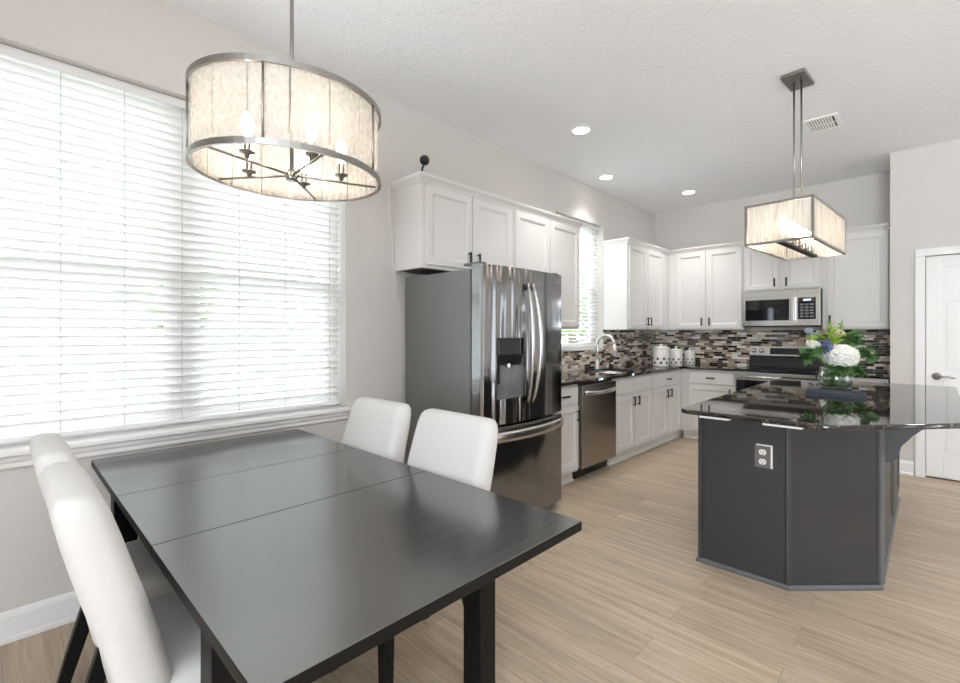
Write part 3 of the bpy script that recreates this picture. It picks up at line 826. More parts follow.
# ------------------------------------------------------------------ range
RX0, RX1 = 1.2315, 1.9935
root = thing('kitchen_range', 'stainless electric range with black glass cooktop below the microwave', 'range', ((RX0 + RX1) / 2, 6.27, 0))
MB().box(RX0, RX1, 5.965, 6.565, 0.10, 0.902).build('body', 'black', root)
MB().box(RX0 + 0.02, RX1 - 0.02, 5.99, 6.54, 0.002, 0.0995).build('base', 'black', root)
MB().box(RX0 - 0.001, RX1 + 0.001, 5.945, 6.50, 0.9022, 0.922).build('cooktop', 'black_glass', root, bevel=0.005)
bk = MB(lambda p: (p[1], p[0], p[2]))
bk.rings([[(y, x, z) for y, z in ((6.498, 0.9225), (6.515, 1.04), (6.505, 1.052), (6.535, 1.172), (6.5795, 1.172), (6.5795, 0.9225))] for x in (RX0, RX1)])
bg_ = bk.build('backguard', 'black', root, bevel=0.003)
def ongd(p): return (p[0], 6.505 - p[1] + (p[2] - 1.052) * 0.25, p[2])
gp = MB(ongd); gp.box(RX0 + 0.002, RX1 - 0.002, 0.0005, 0.006, 1.056, 1.172)
gp = gp.build('control_panel', 'steel_range', bg_, bevel=0.002, seg=1)
MB(ongd).box(1.455, 1.77, 0.0065, 0.009, 1.075, 1.150).build('display', 'black_glass', gp)
for x in (1.280, 1.365, 1.862, 1.943):
    fnk = lambda p, x=x: (x + p[0], 6.505 + (1.115 - 1.052) * 0.25 - 0.0065 - p[2], 1.115 + p[1])
    MB(fnk).lathe([(0.027, 0), (0.027, 0.006), (0.021, 0.008), (0.019, 0.028), (0.015, 0.031)], n=18).build('knob', 'steel_light', gp, smooth=True)
od = MB().box(RX0 + 0.003, RX1 - 0.003, 5.925, 5.964, 0.285, 0.885).build('oven_door', 'steel_range', root, bevel=0.004)
MB().box(RX0 + 0.012, RX1 - 0.012, 5.9225, 5.9248, 0.30, 0.795).build('oven_window', 'black_glass', od)
MB(lambda p: (p[0], p[1], p[2])).tube([(RX0 + 0.04, 5.922, 0.835), (RX0 + 0.05, 5.885, 0.835), (RX1 - 0.05, 5.885, 0.835), (RX1 - 0.04, 5.922, 0.835)], 0.012, 10).build('handle', 'steel_light', od, smooth=True)
MB().box(RX0 + 0.003, RX1 - 0.003, 5.93, 5.964, 0.105, 0.275).build('drawer', 'steel_range', root, bevel=0.004)

# ------------------------------------------------------------------ microwave
root = thing('microwave_oven', 'stainless microwave hung under the short wall cabinet above the range', 'microwave', (1.6, 6.39, 1.402))
MX0, MX1, MZ0, MZ1, MYF = 1.240, 2.001, 1.402, 1.8195, 6.20
MB().box(MX0, MX1, MYF, YB - 0.0105, MZ0, MZ1).build('case', 'black', root, bevel=0.003)
d = MB().box(MX0, 1.793, MYF - 0.03, MYF - 0.001, MZ0 + 0.012, MZ1 - 0.004).build('door', 'steel_range', root, bevel=0.003)
MB().box(MX0 + 0.035, 1.718, MYF - 0.033, MYF - 0.0305, 1.475, 1.715).build('window', 'black_glass', d)
MB().rings([[(x, y, z) for x, y in ((1.730, MYF - 0.0305), (1.730, MYF - 0.052), (1.740, MYF - 0.062), (1.766, MYF - 0.062), (1.776, MYF - 0.052), (1.776, MYF - 0.0305))] for z in (1.472, 1.735)]).build('handle', 'steel_light', d, bevel=0.002)
cp = MB().box(1.795, MX1, MYF - 0.03, MYF - 0.001, MZ0 + 0.012, MZ1 - 0.004).build('control_panel', 'steel_range', root, bevel=0.003)
kb = MB().box(1.800, 1.963, MYF - 0.033, MYF - 0.0305, 1.485, 1.725).build('keypad', 'black_glass', cp)
M['key'] = mat('grey keys', (0.20, 0.20, 0.21), 0.5)
M['display'] = mat('lit display', (0.2, 0.3, 0.3), 0.4, emit=(0.7, 0.9, 1.0), es=0.7)
ky = MB()
for r_ in range(5):
    for c_ in range(3):
        ky.box(1.818 + c_ * 0.045, 1.852 + c_ * 0.045, MYF - 0.0345, MYF - 0.0332, 1.505 + r_ * 0.033, 1.525 + r_ * 0.033)
ky.build('keys', 'key', kb)
MB().box(1.848, 1.918, MYF - 0.0345, MYF - 0.0332, 1.688, 1.708).build('clock_display', 'display', kb)

# ------------------------------------------------------------------ island
root = thing('kitchen_island', 'charcoal grey kitchen island with chamfered corner', 'kitchen island', (2.27, 3.9, 0))
IX0, IX1, IY0, IY1 = 1.888, 2.668, 2.838, 4.985
body = [(IX0, IY0), (2.328, IY0), (IX1, 3.178), (IX1, IY1), (IX0, IY1)]
MB().prism(body, 0.001, 0.896).build('body', 'island', root)
def offs(poly, d):
    n = len(poly); out = []
    for i in range(n):
        p, q, r_ = Vector(poly[i - 1]), Vector(poly[i]), Vector(poly[(i + 1) % n])
        e1, e2 = (q - p).normalized(), (r_ - q).normalized()
        n1, n2 = Vector((e1.y, -e1.x)), Vector((e2.y, -e2.x))
        k = (n1 + n2); k = k / (k.dot(n1))
        out.append((q.x + k.x * d, q.y + k.y * d))
    return out
b2 = offs(body, 0.0008); b3 = offs(body, 0.016)
mb = MB()
mb.rings([[(*p, 0.001) for p in b3], [(*p, 0.012) for p in b3], [(*p, 0.024) for p in offs(body, 0.006)], [(*p, 0.024) for p in b2], [(*p, 0.001) for p in b2]], cap0=False, cap1=False)
mb.build('base_moulding', 'island_trim', root)
def post(x, y, ang, w_=0.022, d_=0.010):
    mm = Matrix.Rotation(ang, 3, 'Z')
    fnp = lambda p: tuple(Vector((x, y, 0)) + mm @ Vector(p))
    MB(fnp).box(-w_, w_, -d_, d_, 0.026, CT - 0.001).build('corner_trim', 'island_trim' if w_ > 0.02 else 'island', root, bevel=0.003)
post(IX0 + 0.008, IY0 - 0.002, 0, 0.012, 0.009)
post(2.328, IY0 - 0.001, R(22), 0.012, 0.008)
post(IX1 + 0.004, 3.190, R(67), 0.021, 0.010)
# wainscot panels on the seating side
for ya, yb in ((3.30, 4.08), (4.14, 4.93)):
    MB(lambda p: (IX1 + 0.0005 + p[1], p[0], p[2])).panel(ya, yb, 0.10, 0.62, [(0, 0), (0, 0.008), (0.012, 0.014), (0.03, 0.010), (0.04, 0.003)]).build('side_panel', 'island', root)
# corbels under the overhang
def corbel(yc):
    pr = [(0, .8955), (.235, .8955), (.225, .880), (.19, .862), (.155, .838), (.122, .803), (.103, .775), (.080, .745), (.072, .71), (.062, .678), (.040, .655), (0, .642)]
    x0 = IX1 + 0.002
    MB().rings([[(x0 + x, yy, z) for x, z in pr] for yy in (yc - 0.035, yc + 0.035)]).build('corbel', 'island_trim2', root, bevel=0.002, seg=1)
corbel(3.27); corbel(4.72)

ctp = [(1.872, 2.545), (2.55, 2.545), (3.0, 3.07), (3.0, 5.06), (1.872, 5.06)]
def rounded(poly, rs, n=6):
    out = []
    for i, q in enumerate(poly):
        p, q, r_ = Vector(poly[i - 1]), Vector(q), Vector(poly[(i + 1) % len(poly)])
        e1, e2 = (p - q).normalized(), (r_ - q).normalized()
        rr = rs[i]
        a0, b0 = q + e1 * rr, q + e2 * rr
        for k in range(n + 1):
            t = k / n
            pt = a0 * (1 - t) ** 2 + q * 2 * t * (1 - t) + b0 * t * t
            out.append((pt.x, pt.y))
    return out
for xa, xb in ((1.985, 2.125), (2.275, 2.435)):
    pl = MB().box(xa, xb, 2.556, IY0 - 0.001, 0.8865, 0.8962).build('white_plate', 'trim', root); pl['label'] = 'white plate under the overhang'  # white plates just below the front overhang
itop = MB().prism(rounded(ctp, [0.08, 0.05, 0.05, 0.03, 0.03]), 0.8965, 0.922).build('granite_countertop', 'granite', bevel=0.009, seg=3)
tag(itop, 'large polished dark granite top on the charcoal island', 'countertop')

root = thing('power_outlet', 'duplex outlet on the end of the charcoal island', 'outlet', (2.213, IY0, 0.668))
MB().box(2.182, 2.259, IY0 - 0.0035, IY0 - 0.0008, 0.611, 0.7345).build('edge_highlight', 'plastic_white', root)  # white sheet set off-centre as a highlight along the cover plate's edges
MB().box(2.176, 2.250, IY0 - 0.007, IY0 - 0.0037, 0.610, 0.727).build('cover_plate', 'outlet_plate', root, bevel=0.002)
for z in (0.643, 0.694):
    fnk = lambda p, z=z: (2.213 + p[0], IY0 - 0.0072 - p[2], z + p[1])
    m_ = MB(fnk)
    poly = [(0.0175 * math.cos(a_), max(-0.0145, min(0.0145, 0.0175 * math.sin(a_)))) for a_ in [2 * PI * k / 20 for k in range(20)]]
    m_.rings([[(x, y, 0) for x, y in poly], [(x, y, 0.003) for x, y in poly]])
    ro = m_.build('receptacle', 'plastic_white', root)
    sl_ = MB(fnk)
    sl_.box(-0.0085, -0.0060, -0.002, 0.008, 0.0031, 0.0036).box(0.0060, 0.0085, -0.002, 0.007, 0.0031, 0.0036).box(-0.0025, 0.0025, -0.010, -0.005, 0.0031, 0.0036)
    sl_.build('slots', 'black', ro)

# ------------------------------------------------------------------ flowers and book on the island
ZI = 0.9228
BKX, BKY = 2.405, 3.825
root = thing('book', 'closed navy book lying on the island in front of the flowers', 'book', (BKX, BKY, ZI))
mm = Matrix.Rotation(R(7), 3, 'Z')
fnb = lambda p: tuple(Vector((BKX, BKY, 0)) + mm @ Vector(p))
MB(fnb).box(-0.155, 0.155, -0.115, 0.115, ZI, ZI + 0.004).build('back_cover', 'book', root)
MB(fnb).box(-0.150, 0.148, -0.110, 0.110, ZI + 0.0042, ZI + 0.018).build('pages', 'page', root)
MB(fnb).box(-0.155, 0.155, -0.115, 0.115, ZI + 0.0182, ZI + 0.022).build('front_cover', 'book', root, bevel=0.001, seg=1)
MB(fnb).box(-0.155, 0.155, -0.1195, -0.1152, ZI, ZI + 0.022).build('spine', 'book', root)

vx, vy = 2.345, 4.36
root = thing('flower_vase', 'round clear glass vase of water on the island', 'vase', (vx, vy, ZI))
vs_ = MB()
prof = [(0.078, 0.0), (0.098, 0.010), (0.108, 0.045), (0.108, 0.085), (0.100, 0.118), (0.096, 0.140), (0.101, 0.150)]
n = 28
out = [[(vx + r_ * math.cos(2 * PI * k / n), vy + r_ * math.sin(2 * PI * k / n), ZI + z) for k in range(n)] for r_, z in prof]
inn = [[(vx + (r_ - 0.005) * math.cos(2 * PI * k / n), vy + (r_ - 0.005) * math.sin(2 * PI * k / n), ZI + max(z, 0.010)) for k in range(n)] for r_, z in reversed(prof)]
vs_.rings(out + inn)
vs_.build('glass', 'vase_glass', root, smooth=True)
M['water'] = clear_glass('vase water', (0.86, 0.92, 0.87), 0.08)
wt = MB().lathe([(0.072, ZI + 0.0105), (0.091, ZI + 0.014), (0.102, ZI + 0.045), (0.102, ZI + 0.085), (0.100, ZI + 0.095)], vx, vy, 24)
wt.build('water', 'water', root, smooth=True)

CM = Vector((CAMX, 0, CAMZ))
rvec = Vector((0.7173, 0.6968, 0)); fvec = Vector((-0.6968, 0.7173, 0))
def bq(u, v, dd=0.0):                         # a place in the bouquet: sideways/up offsets from the vase, dd = towards the back
    return Vector((vx, vy, ZI)) + rvec * u + fvec * dd + Vector((0, 0, v))
def stem_to(mb, p, r_=0.0028):
    a0 = Vector((vx + random.uniform(-0.05, 0.05), vy + random.uniform(-0.05, 0.05), ZI + 0.018))
    m1 = Vector((vx + (p.x - vx) * 0.2, vy + (p.y - vy) * 0.2, ZI + 0.145))
    mb.tube([a0, m1, m1 * 0.4 + p * 0.6 + Vector((0, 0, 0.015)), p], r_, 6)
def flower(label, p, cat='flower', group='cut flowers in the glass vase', name='flower'):
    rt = thing(name, label, cat, tuple(p), group)
    sm = MB(); stem_to(sm, p); sm.build('stem', 'stem', rt, smooth=True)
    return rt
def petal_cluster(mb, c_, rad, count, size, sq=(1, 1, 1)):
    for k in range(count):
        a_ = k * 2.39996
        z = 1 - 1.75 * (k + 0.5) / count
        rr = math.sqrt(max(0, 1 - z * z))
        n_ = Vector((rr * math.cos(a_), rr * math.sin(a_), z))
        p = c_ + Vector((n_.x * rad * sq[0], n_.y * rad * sq[1], n_.z * rad * sq[2])) * random.uniform(0.9, 1.05)
        t1 = n_.orthogonal().normalized(); t2 = n_.cross(t1)
        rot = random.uniform(0, PI)
        for q in range(4):                     # four cupped petals per floret
            b0 = rot + q * PI / 2
            d1 = t1 * math.cos(b0) + t2 * math.sin(b0); d2 = n_.cross(d1)
            pts = [p - n_ * size * 0.15, p + d1 * size * 0.55 + d2 * size * 0.45 + n_ * size * 0.12, p + d1 * size * 1.05 + n_ * size * 0.05, p + d1 * size * 0.55 - d2 * size * 0.45 + n_ * size * 0.12]
            mb.face([mb.v(tuple(x)) for x in pts])
def rose(rt, c_, rad, m_):
    mb = MB()
    up = Vector((0, 0, 1)) * 0.75 - fvec * 0.6; up.normalize()
    t1 = up.orthogonal().normalized(); t2 = up.cross(t1)
    for layer, (lr, np_, tilt_) in enumerate(((0.28, 3, 0.15), (0.52, 4, 0.35), (0.78, 5, 0.6), (1.0, 6, 0.95))):
        for q in range(np_):
            b0 = layer * 0.7 + 2 * PI * q / np_
            wdt = PI / np_ * 1.25
            rows = []
            for i in range(4):
                h_ = i / 3
                row = []
                for j in range(5):
                    aa = b0 + (j - 2) / 2 * wdt * (0.55 + 0.45 * math.sin(PI * min(1, h_ + 0.15)))
                    rr = rad * lr * (0.35 + 0.65 * math.sin(h_ * PI / 2)) + rad * 0.18 * tilt_ * h_ * h_
                    hh = rad * (-0.75 + (1.55 - 0.55 * tilt_) * h_)
                    row.append(mb.v(tuple(c_ + (t1 * math.cos(aa) + t2 * math.sin(aa)) * rr + up * hh)))
                rows.append(row)
            for i in range(3):
                for j in range(4):
                    mb.face([rows[i][j], rows[i][j + 1], rows[i + 1][j + 1], rows[i + 1][j]])
    mb.build('petals', m_, rt, smooth=True)
def leaf_blade(mb, base, tip, width, droop=0.15, n_=6, roundness=0.5):
    d_ = tip - base; L_ = d_.length
    side = d_.cross(Vector((0, 0, 1)))
    if side.length < 1e-4: side = Vector((1, 0, 0))
    side = (side.normalized() + Vector((0, 0, random.uniform(-0.5, 0.9)))).normalized()
    up = side.cross(d_).normalized()
    prev = None
    for k in range(n_ + 1):
        t = k / n_
        c_ = base + d_ * t + up * (math.sin(t * PI) * L_ * droop)
        w_ = width * math.sin(PI * min(1, 0.04 + 0.96 * t ** roundness)) + 0.0008
        row = [mb.v(tuple(c_ - side * w_ + up * w_ * 0.25)), mb.v(tuple(c_)), mb.v(tuple(c_ + side * w_ + up * w_ * 0.25))]
        if prev:
            mb.face([prev[0], prev[1], row[1], row[0]]); mb.face([prev[1], prev[2], row[2], row[1]])
        prev = row

# the big white hydrangea
p = bq(-0.035, 0.236, -0.10)
rt = flower('large white hydrangea bloom in the centre of the bouquet', p, 'flower', None, 'hydrangea')
mb = MB(); petal_cluster(mb, p, 0.092, 110, 0.032, (1.15, 1.15, 0.92)); mb.build('petals', 'petal_white', rt)
MB().ball(p, 0.073, 16, 10, (1.15, 1.15, 0.92)).build('bloom_core', 'petal_white', rt, smooth=True)
p = bq(-0.195, 0.315, -0.04)
rt = flower('cream white rose at the outer side of the bouquet, over the range', p, 'flower', None, 'rose'); rose(rt, p, 0.046, 'petal_white')
p = bq(0.03, 0.405, 0.02)
rt = flower('small cream yellow rosebud at the top of the bouquet', p, 'flower', None, 'rose'); rose(rt, p, 0.045, 'petal_cream')
p = bq(-0.13, 0.30, -0.09)
rt = flower('deep blue delphinium cluster beside the white hydrangea', p, 'flower', None, 'delphinium')
mb = MB(); petal_cluster(mb, p, 0.040, 30, 0.015, (1, 1, 1.35)); mb.build('petals', 'petal_blue', rt)
MB().ball(p, 0.020, 10, 8, (1, 1, 1.5)).build('bloom_core', 'petal_blue', rt, smooth=True)
for (u, v, dd, lab, rad) in ((-0.125, 0.385, 0.03, 'pale blue flower cluster above the cream rose', 0.028), (-0.165, 0.425, 0.05, 'topmost pale blue flower cluster at the outer edge of the bouquet', 0.020)):
    p = bq(u, v, dd)
    rt = flower(lab, p, 'flower', None, 'delphinium')
    mb = MB(); petal_cluster(mb, p, rad, 22, 0.015, (1.2, 1.2, 1)); mb.build('petals', 'petal_pale_blue', rt)
# snapdragon-like green spikes
for (u, v, dd, lab) in ((-0.055, 0.50, -0.02, 'upright fresh green spike at the top of the bouquet'), (0.035, 0.465, 0.03, 'slanting fresh green spike at the top of the bouquet')):
    p = bq(u * 0.6, 0.27, dd); tip = bq(u, v, dd)
    if u > 0: tip = bq(0.075, 0.50, dd)
    rt = flower(lab, p, 'flower', None, 'green_spike')
    mb = MB(); mb.tube([p, p * 0.5 + tip * 0.5, tip], 0.003, 6)
    for k in range(26):
        t = 0.15 + 0.85 * k / 25
        b0 = p * (1 - t) + tip * t; a_ = k * 2.4
        leaf_blade(mb, b0, b0 + Vector((math.cos(a_), math.sin(a_), 0.75)) * (0.075 * (1.25 - t)), 0.017 * (1.3 - t), 0.1, 3)
    mb.build('leaflets', 'leaf_light', rt, smooth=True)
# foliage
gl = [((-0.235, 0.235, -0.05), 20, 0.11, 'leaf', 'dark leafy sprig below the cream rose'),
      ((0.115, 0.355, -0.03), 20, 0.11, 'leaf', 'dark round leaved sprig beside the yellow rosebud'),
      ((0.175, 0.265, -0.03), 16, 0.10, 'leaf', 'dark leafy sprig behind the white hydrangea'),
      ((-0.085, 0.150, -0.135), 34, 0.085, 'leaf', 'dense dark greenery spilling over the vase rim'),
      ((0.055, 0.140, -0.135), 34, 0.085, 'leaf', 'drooping dark greenery under the white hydrangea'),
      ((-0.15, 0.375, 0.0), 10, 0.07, 'leaf_light', 'light green sprig above the cream rose')]
for (u, v, dd), cnt, ln, m_, lab in gl:
    p = bq(u, v, dd)
    rt = flower(lab, p, 'foliage', None, 'leafy_sprig')
    mb = MB()
    for k in range(cnt):
        a_ = k * 2.39996
        z = random.uniform(-0.7, 0.7)
        b0 = p + Vector((random.uniform(-1, 1), random.uniform(-1, 1), random.uniform(-1, 1))) * 0.025
        leaf_blade(mb, b0, b0 + Vector((math.cos(a_), math.sin(a_), z)) * ln * random.uniform(0.7, 1.05), ln * 0.30, 0.1, 6)
    mb.build('leaves', m_, rt, smooth=True)
p = bq(0.235, 0.235, -0.02)
rt = flower('sprig with one round green leaf at the outer end of the bouquet', p, 'foliage', None, 'leafy_sprig')
mb = MB()
cen = bq(0.245, 0.215, -0.03)
rim = [tuple(cen + rvec * 0.05 * math.cos(2 * PI * k / 16) + (Vector((0, 0, 1)) * 0.8 - fvec * 0.5) * 0.042 * math.sin(2 * PI * k / 16) - fvec * 0.01) for k in range(16)]
cv = mb.v(tuple(cen + fvec * 0.01)); rv = [mb.v(q) for q in rim]
for k in range(16): mb.face([cv, rv[k], rv[(k + 1) % 16]])
leaf_blade(mb, bq(0.16, 0.27, -0.02), bq(0.215, 0.305, -0.02), 0.018)
leaf_blade(mb, bq(0.15, 0.38, 0.0), bq(0.225, 0.405, 0.0), 0.012)
mb.build('leaves', M['leaf_round'] if 'leaf_round' in M else 'leaf', rt, smooth=True)

# ------------------------------------------------------------------ dining table
TX0, TX1, TY0, TY1, TZ = 0.058, 2.072, 0.288, 1.268, 0.74
root = thing('dining_table', 'long black wooden dining table with two seams across the top', 'dining table', ((TX0 + TX1) / 2, (TY0 + TY1) / 2, 0))
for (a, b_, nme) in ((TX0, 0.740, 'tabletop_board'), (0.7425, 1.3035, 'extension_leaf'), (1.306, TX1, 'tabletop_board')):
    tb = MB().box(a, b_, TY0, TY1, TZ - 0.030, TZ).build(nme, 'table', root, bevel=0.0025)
    tb.data.materials.append(M['black_wood'])          # edges take a duller black, so they mirror less of the bright room
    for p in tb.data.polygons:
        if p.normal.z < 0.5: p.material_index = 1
ap = MB()
ap.box(0.375, 1.733, TY0 + 0.045, TY0 + 0.068, 0.62, TZ - 0.0305).box(0.375, 1.733, TY1 - 0.068, TY1 - 0.045, 0.62, TZ - 0.0305)
ap.box(0.375, 0.398, TY0 + 0.068, TY1 - 0.068, 0.62, TZ - 0.0305).box(1.71, 1.733, TY0 + 0.068, TY1 - 0.068, 0.62, TZ - 0.0305)
ap.build('apron', 'black_wood', root)
for x in (0.375, 1.648):
    for y in (TY0 + 0.03, TY1 - 0.11):
        MB().box(x - 0.0, x + 0.085, y, y + 0.08, 0.001, TZ - 0.031).build('leg', 'black_wood', root, bevel=0.003)

# ------------------------------------------------------------------ dining chairs (built facing +y, back at y=0)
def rrect(w_, d_, r_, cy, z, n_=5):
    pts = []
    for sx, sy, a0 in ((1, 1, 0), (-1, 1, PI / 2), (-1, -1, PI), (1, -1, 3 * PI / 2)):
        for k in range(n_ + 1):
            a_ = a0 + PI / 2 * k / n_
            pts.append((sx * (w_ / 2 - r_) + r_ * math.cos(a_), cy + sy * (d_ / 2 - r_) + r_ * math.sin(a_), z))
    return pts
def make_chair():
    rt = thing('dining_chair', 'x', 'dining chair', (0, 0, 0), 'white upholstered chairs around the dining table')
    # seat: back edge y=0.08, front edge y=0.56
    mb = MB()
    W_ = 0.475
    mb.rings([rrect(W_ - 0.01, 0.44, 0.03, 0.27, 0.36), rrect(W_, 0.45, 0.035, 0.27, 0.375), rrect(W_ + 0.004, 0.455, 0.04, 0.27, 0.44), rrect(W_ - 0.004, 0.445, 0.045, 0.27, 0.475), rrect(W_ - 0.04, 0.40, 0.05, 0.27, 0.492), rrect(W_ - 0.16, 0.28, 0.06, 0.27, 0.499)])
    mb.build('seat', 'fabric', rt, smooth=True)
    mb = MB()
    rings = []
    for z, wd_, th, yc in ((0.34, 0.468, 0.090, 0.098), (0.36, 0.475, 0.100, 0.096), (0.50, 0.48, 0.112, 0.080), (0.62, 0.482, 0.114, 0.050), (0.75, 0.480, 0.112, 0.012), (0.86, 0.474, 0.107, -0.018), (0.92, 0.466, 0.101, -0.034), (0.948, 0.452, 0.088, -0.041), (0.965, 0.426, 0.064, -0.046), (0.972, 0.38, 0.030, -0.048)):
        rings.append(rrect(wd_, th, min(th * 0.46, 0.045), yc, z))
    mb.rings(rings)
    bk_ = mb.build('backrest', 'fabric', rt, smooth=True)
    for sx in (-1, 1):
        fl = MB(); x = sx * 0.185
        fl.rings([[(x + a_ * h_, 0.46 + b_ * h_, z) for a_, b_ in ((-1, -1), (1, -1), (1, 1), (-1, 1))] for z, h_ in ((0.001, 0.017), (0.359, 0.022))])
        fl.build('leg', 'black_wood', rt, bevel=0.003)
        bl = MB()
        bl.rings([[(x + a_ * 0.018, yc + b_ * h_, z) for a_, b_ in ((-1, -1), (1, -1), (1, 1), (-1, 1))] for z, yc, h_ in ((0.001, -0.010, 0.018), (0.16, 0.035, 0.023), (0.339, 0.088, 0.026))])
        bl.build('leg', 'black_wood', rt, bevel=0.003)
    return rt
ch = make_chair()
spots = [(1.312, 0.158, 0, 'white chair nearest the camera on the window-side row, back turned to the bare wall'),
         (0.765, 0.152, 0, 'white chair by the window sill, beyond the nearest white chair'),
         (0.755, 1.368, PI, 'white chair between the black table and the bare wall beside the window'),
         (1.345, 1.368, PI, 'white chair standing in front of the refrigerator doors')]
spots[0] = (*spots[0][:3], 'white chair on the side away from the refrigerator, the one farther from the window')
spots[1] = (*spots[1][:3], 'white chair on the side away from the refrigerator, tucked against the window sill')
spots[2] = (*spots[2][:3], 'white chair on the refrigerator side, the one closer to the window wall')
spots[3] = (*spots[3][:3], 'white chair on the refrigerator side, directly before the refrigerator front corner')
for i, (x, y, a_, lab) in enumerate(spots):
    o = ch if i == 0 else copy_tree(ch)
    o.location = (x, y, 0); o.rotation_euler = (0, 0, a_)
    o['label'] = lab

# ------------------------------------------------------------------ chandelier over the table
HX, HY, HZ0_, HZ1_, HR = 1.045, 0.797, 1.944, 2.235, 0.33
EA, EB = 0.96, 1.07          # the drum is a little oval, longer along the window wall
root = thing('drum_chandelier', 'round drum chandelier of glass strips above the dining table', 'chandelier', (HX, HY, HZ0_))
def ring_band(name, z0, z1, r_):
    mb = MB(); n_ = 64
    prof = [(r_ - 0.004, z0), (r_ + 0.004, z0), (r_ + 0.004, z1), (r_ - 0.004, z1)]
    vs = [[mb.v((HX + EA * p_[0] * math.cos(2 * PI * k / n_), HY + EB * p_[0] * math.sin(2 * PI * k / n_), p_[1])) for p_ in prof] for k in range(n_)]
    for k in range(n_):
        for i in range(4):
            mb.face([vs[k][i], vs[k][(i + 1) % 4], vs[(k + 1) % n_][(i + 1) % 4], vs[(k + 1) % n_][i]])
    return mb.build(name, 'nickel', root, smooth=False)
ring_band('ring', HZ0_, HZ0_ + 0.022, HR); ring_band('ring', HZ1_ - 0.022, HZ1_, HR)
NP = 16
for k in range(NP):
    a0 = 2 * PI * (k + 0.025) / NP; a1 = 2 * PI * (k + 0.975) / NP
    mb = MB()
    rr = HR - 0.009
    pts_o, pts_i = [], []
    for j in range(4):
        a_ = a0 + (a1 - a0) * j / 3
        pts_o.append((HX + EA * rr * math.cos(a_), HY + EB * rr * math.sin(a_))); pts_i.append((HX + EA * (rr - 0.005) * math.cos(a_), HY + EB * (rr - 0.005) * math.sin(a_)))
    mb.prism(pts_o + pts_i[::-1], HZ0_ + 0.004, HZ1_ - 0.004)
    mb.build('glass_panel', 'shade_glass', root)
for k in range(5):
    a_ = R(0 + 72 * k + 36)
    MB().tube([(HX + EA * HR * math.cos(a_), HY + EB * HR * math.sin(a_), HZ0_ + 0.02), (HX + EA * HR * math.cos(a_), HY + EB * HR * math.sin(a_), HZ1_ - 0.02)], 0.004, 8).build('upright', 'nickel', root, smooth=True)
MB().tube([(HX, HY, HZ0_ + 0.0), (HX, HY, ZC - 0.03)], 0.0075, 12).build('stem', 'nickel', root, smooth=True)
MB().lathe([(0.018, HZ0_ - 0.012), (0.022, HZ0_ - 0.005), (0.022, HZ0_ + 0.022), (0.014, HZ0_ + 0.03)], HX, HY, 16).build('hub', 'nickel', root, smooth=True)
MB().lathe([(0.065, ZC - 0.0005), (0.065, ZC - 0.02), (0.02, ZC - 0.035)], HX, HY, 24).build('canopy', 'nickel', root, smooth=True)
bulb_pts = []
for k in range(5):
    a_ = R(-3 + 72 * k)
    ex, ey = HX + EA * (HR - 0.006) * math.cos(a_), HY + EB * (HR - 0.006) * math.sin(a_)
    MB().tube([(HX + 0.02 * math.cos(a_), HY + 0.02 * math.sin(a_), HZ0_ + 0.010), (ex, ey, HZ0_ + 0.010)], 0.0048, 8).build('arm', 'nickel', root, smooth=True)
    sx, sy = HX + 0.19 * math.cos(a_), HY + 0.19 * math.sin(a_)
    so2 = MB().lathe([(0.007, HZ0_ + 0.0152), (0.010, HZ0_ + 0.03), (0.026, HZ0_ + 0.036), (0.027, HZ0_ + 0.040), (0.012, HZ0_ + 0.044), (0.012, HZ0_ + 0.085)], sx, sy, 16).build('socket', 'nickel', root, smooth=True)
    MB().lathe([(0.011, HZ0_ + 0.086), (0.017, HZ0_ + 0.105), (0.023, HZ0_ + 0.135), (0.020, HZ0_ + 0.160), (0.010, HZ0_ + 0.178), (0.003, HZ0_ + 0.182)], sx, sy, 14).build('bulb', 'bulb', so2, smooth=True)
    bulb_pts.append((sx, sy, HZ0_ + 0.135))
def point(name, loc, pw, rad=0.03, c_=(1, 0.86, 0.68), parent=None):
    l = bpy.data.lights.new(name, 'POINT'); l.energy = pw; l.shadow_soft_size = rad; l.color = c_
    o = bpy.data.objects.new(name, l); o.location = loc; col.objects.link(o)
    return o


# ------------------------------------------------------------------ rectangular pendant over the island
PX0, PX1, PY0, PY1, PZ0, PZ1 = 2.026, 2.398, 3.315, 4.19, 1.888, 2.145
pcx, pcy = (PX0 + PX1) / 2, (PY0 + PY1) / 2
root = thing('island_pendant', 'rectangular glass pendant light hanging above the island', 'pendant light', (pcx, pcy, PZ0))
root.rotation_euler = (0, 0, R(-3.8))
fr = MB(); t_ = 0.014
for z in (PZ0, PZ1 - t_):
    fr.box(PX0, PX1, PY0, PY0 + t_, z, z + t_).box(PX0, PX1, PY1 - t_, PY1, z, z + t_)
    fr.box(PX0, PX0 + t_, PY0 + t_, PY1 - t_, z, z + t_).box(PX1 - t_, PX1, PY0 + t_, PY1 - t_, z, z + t_)
for x in (PX0, PX1 - t_):
    for y in (PY0, PY1 - t_): fr.box(x, x + t_, y, y + t_, PZ0 + t_, PZ1 - t_)
fr.build('frame', 'nickel', root)
ys_ = [PY0 + t_ + (PY1 - PY0 - 2 * t_) * k / 9 for k in range(10)]
for x in (PX0 + 0.003, PX1 - 0.008):
    for a, b_ in zip(ys_, ys_[1:]):
        MB().box(x, x + 0.005, a + 0.001, b_ - 0.001, PZ0 + t_ + 0.0005, PZ1 - t_ - 0.0005).build('glass_panel', 'streak_glass', root)
xs_ = [PX0 + t_ + (PX1 - PX0 - 2 * t_) * k / 4 for k in range(5)]
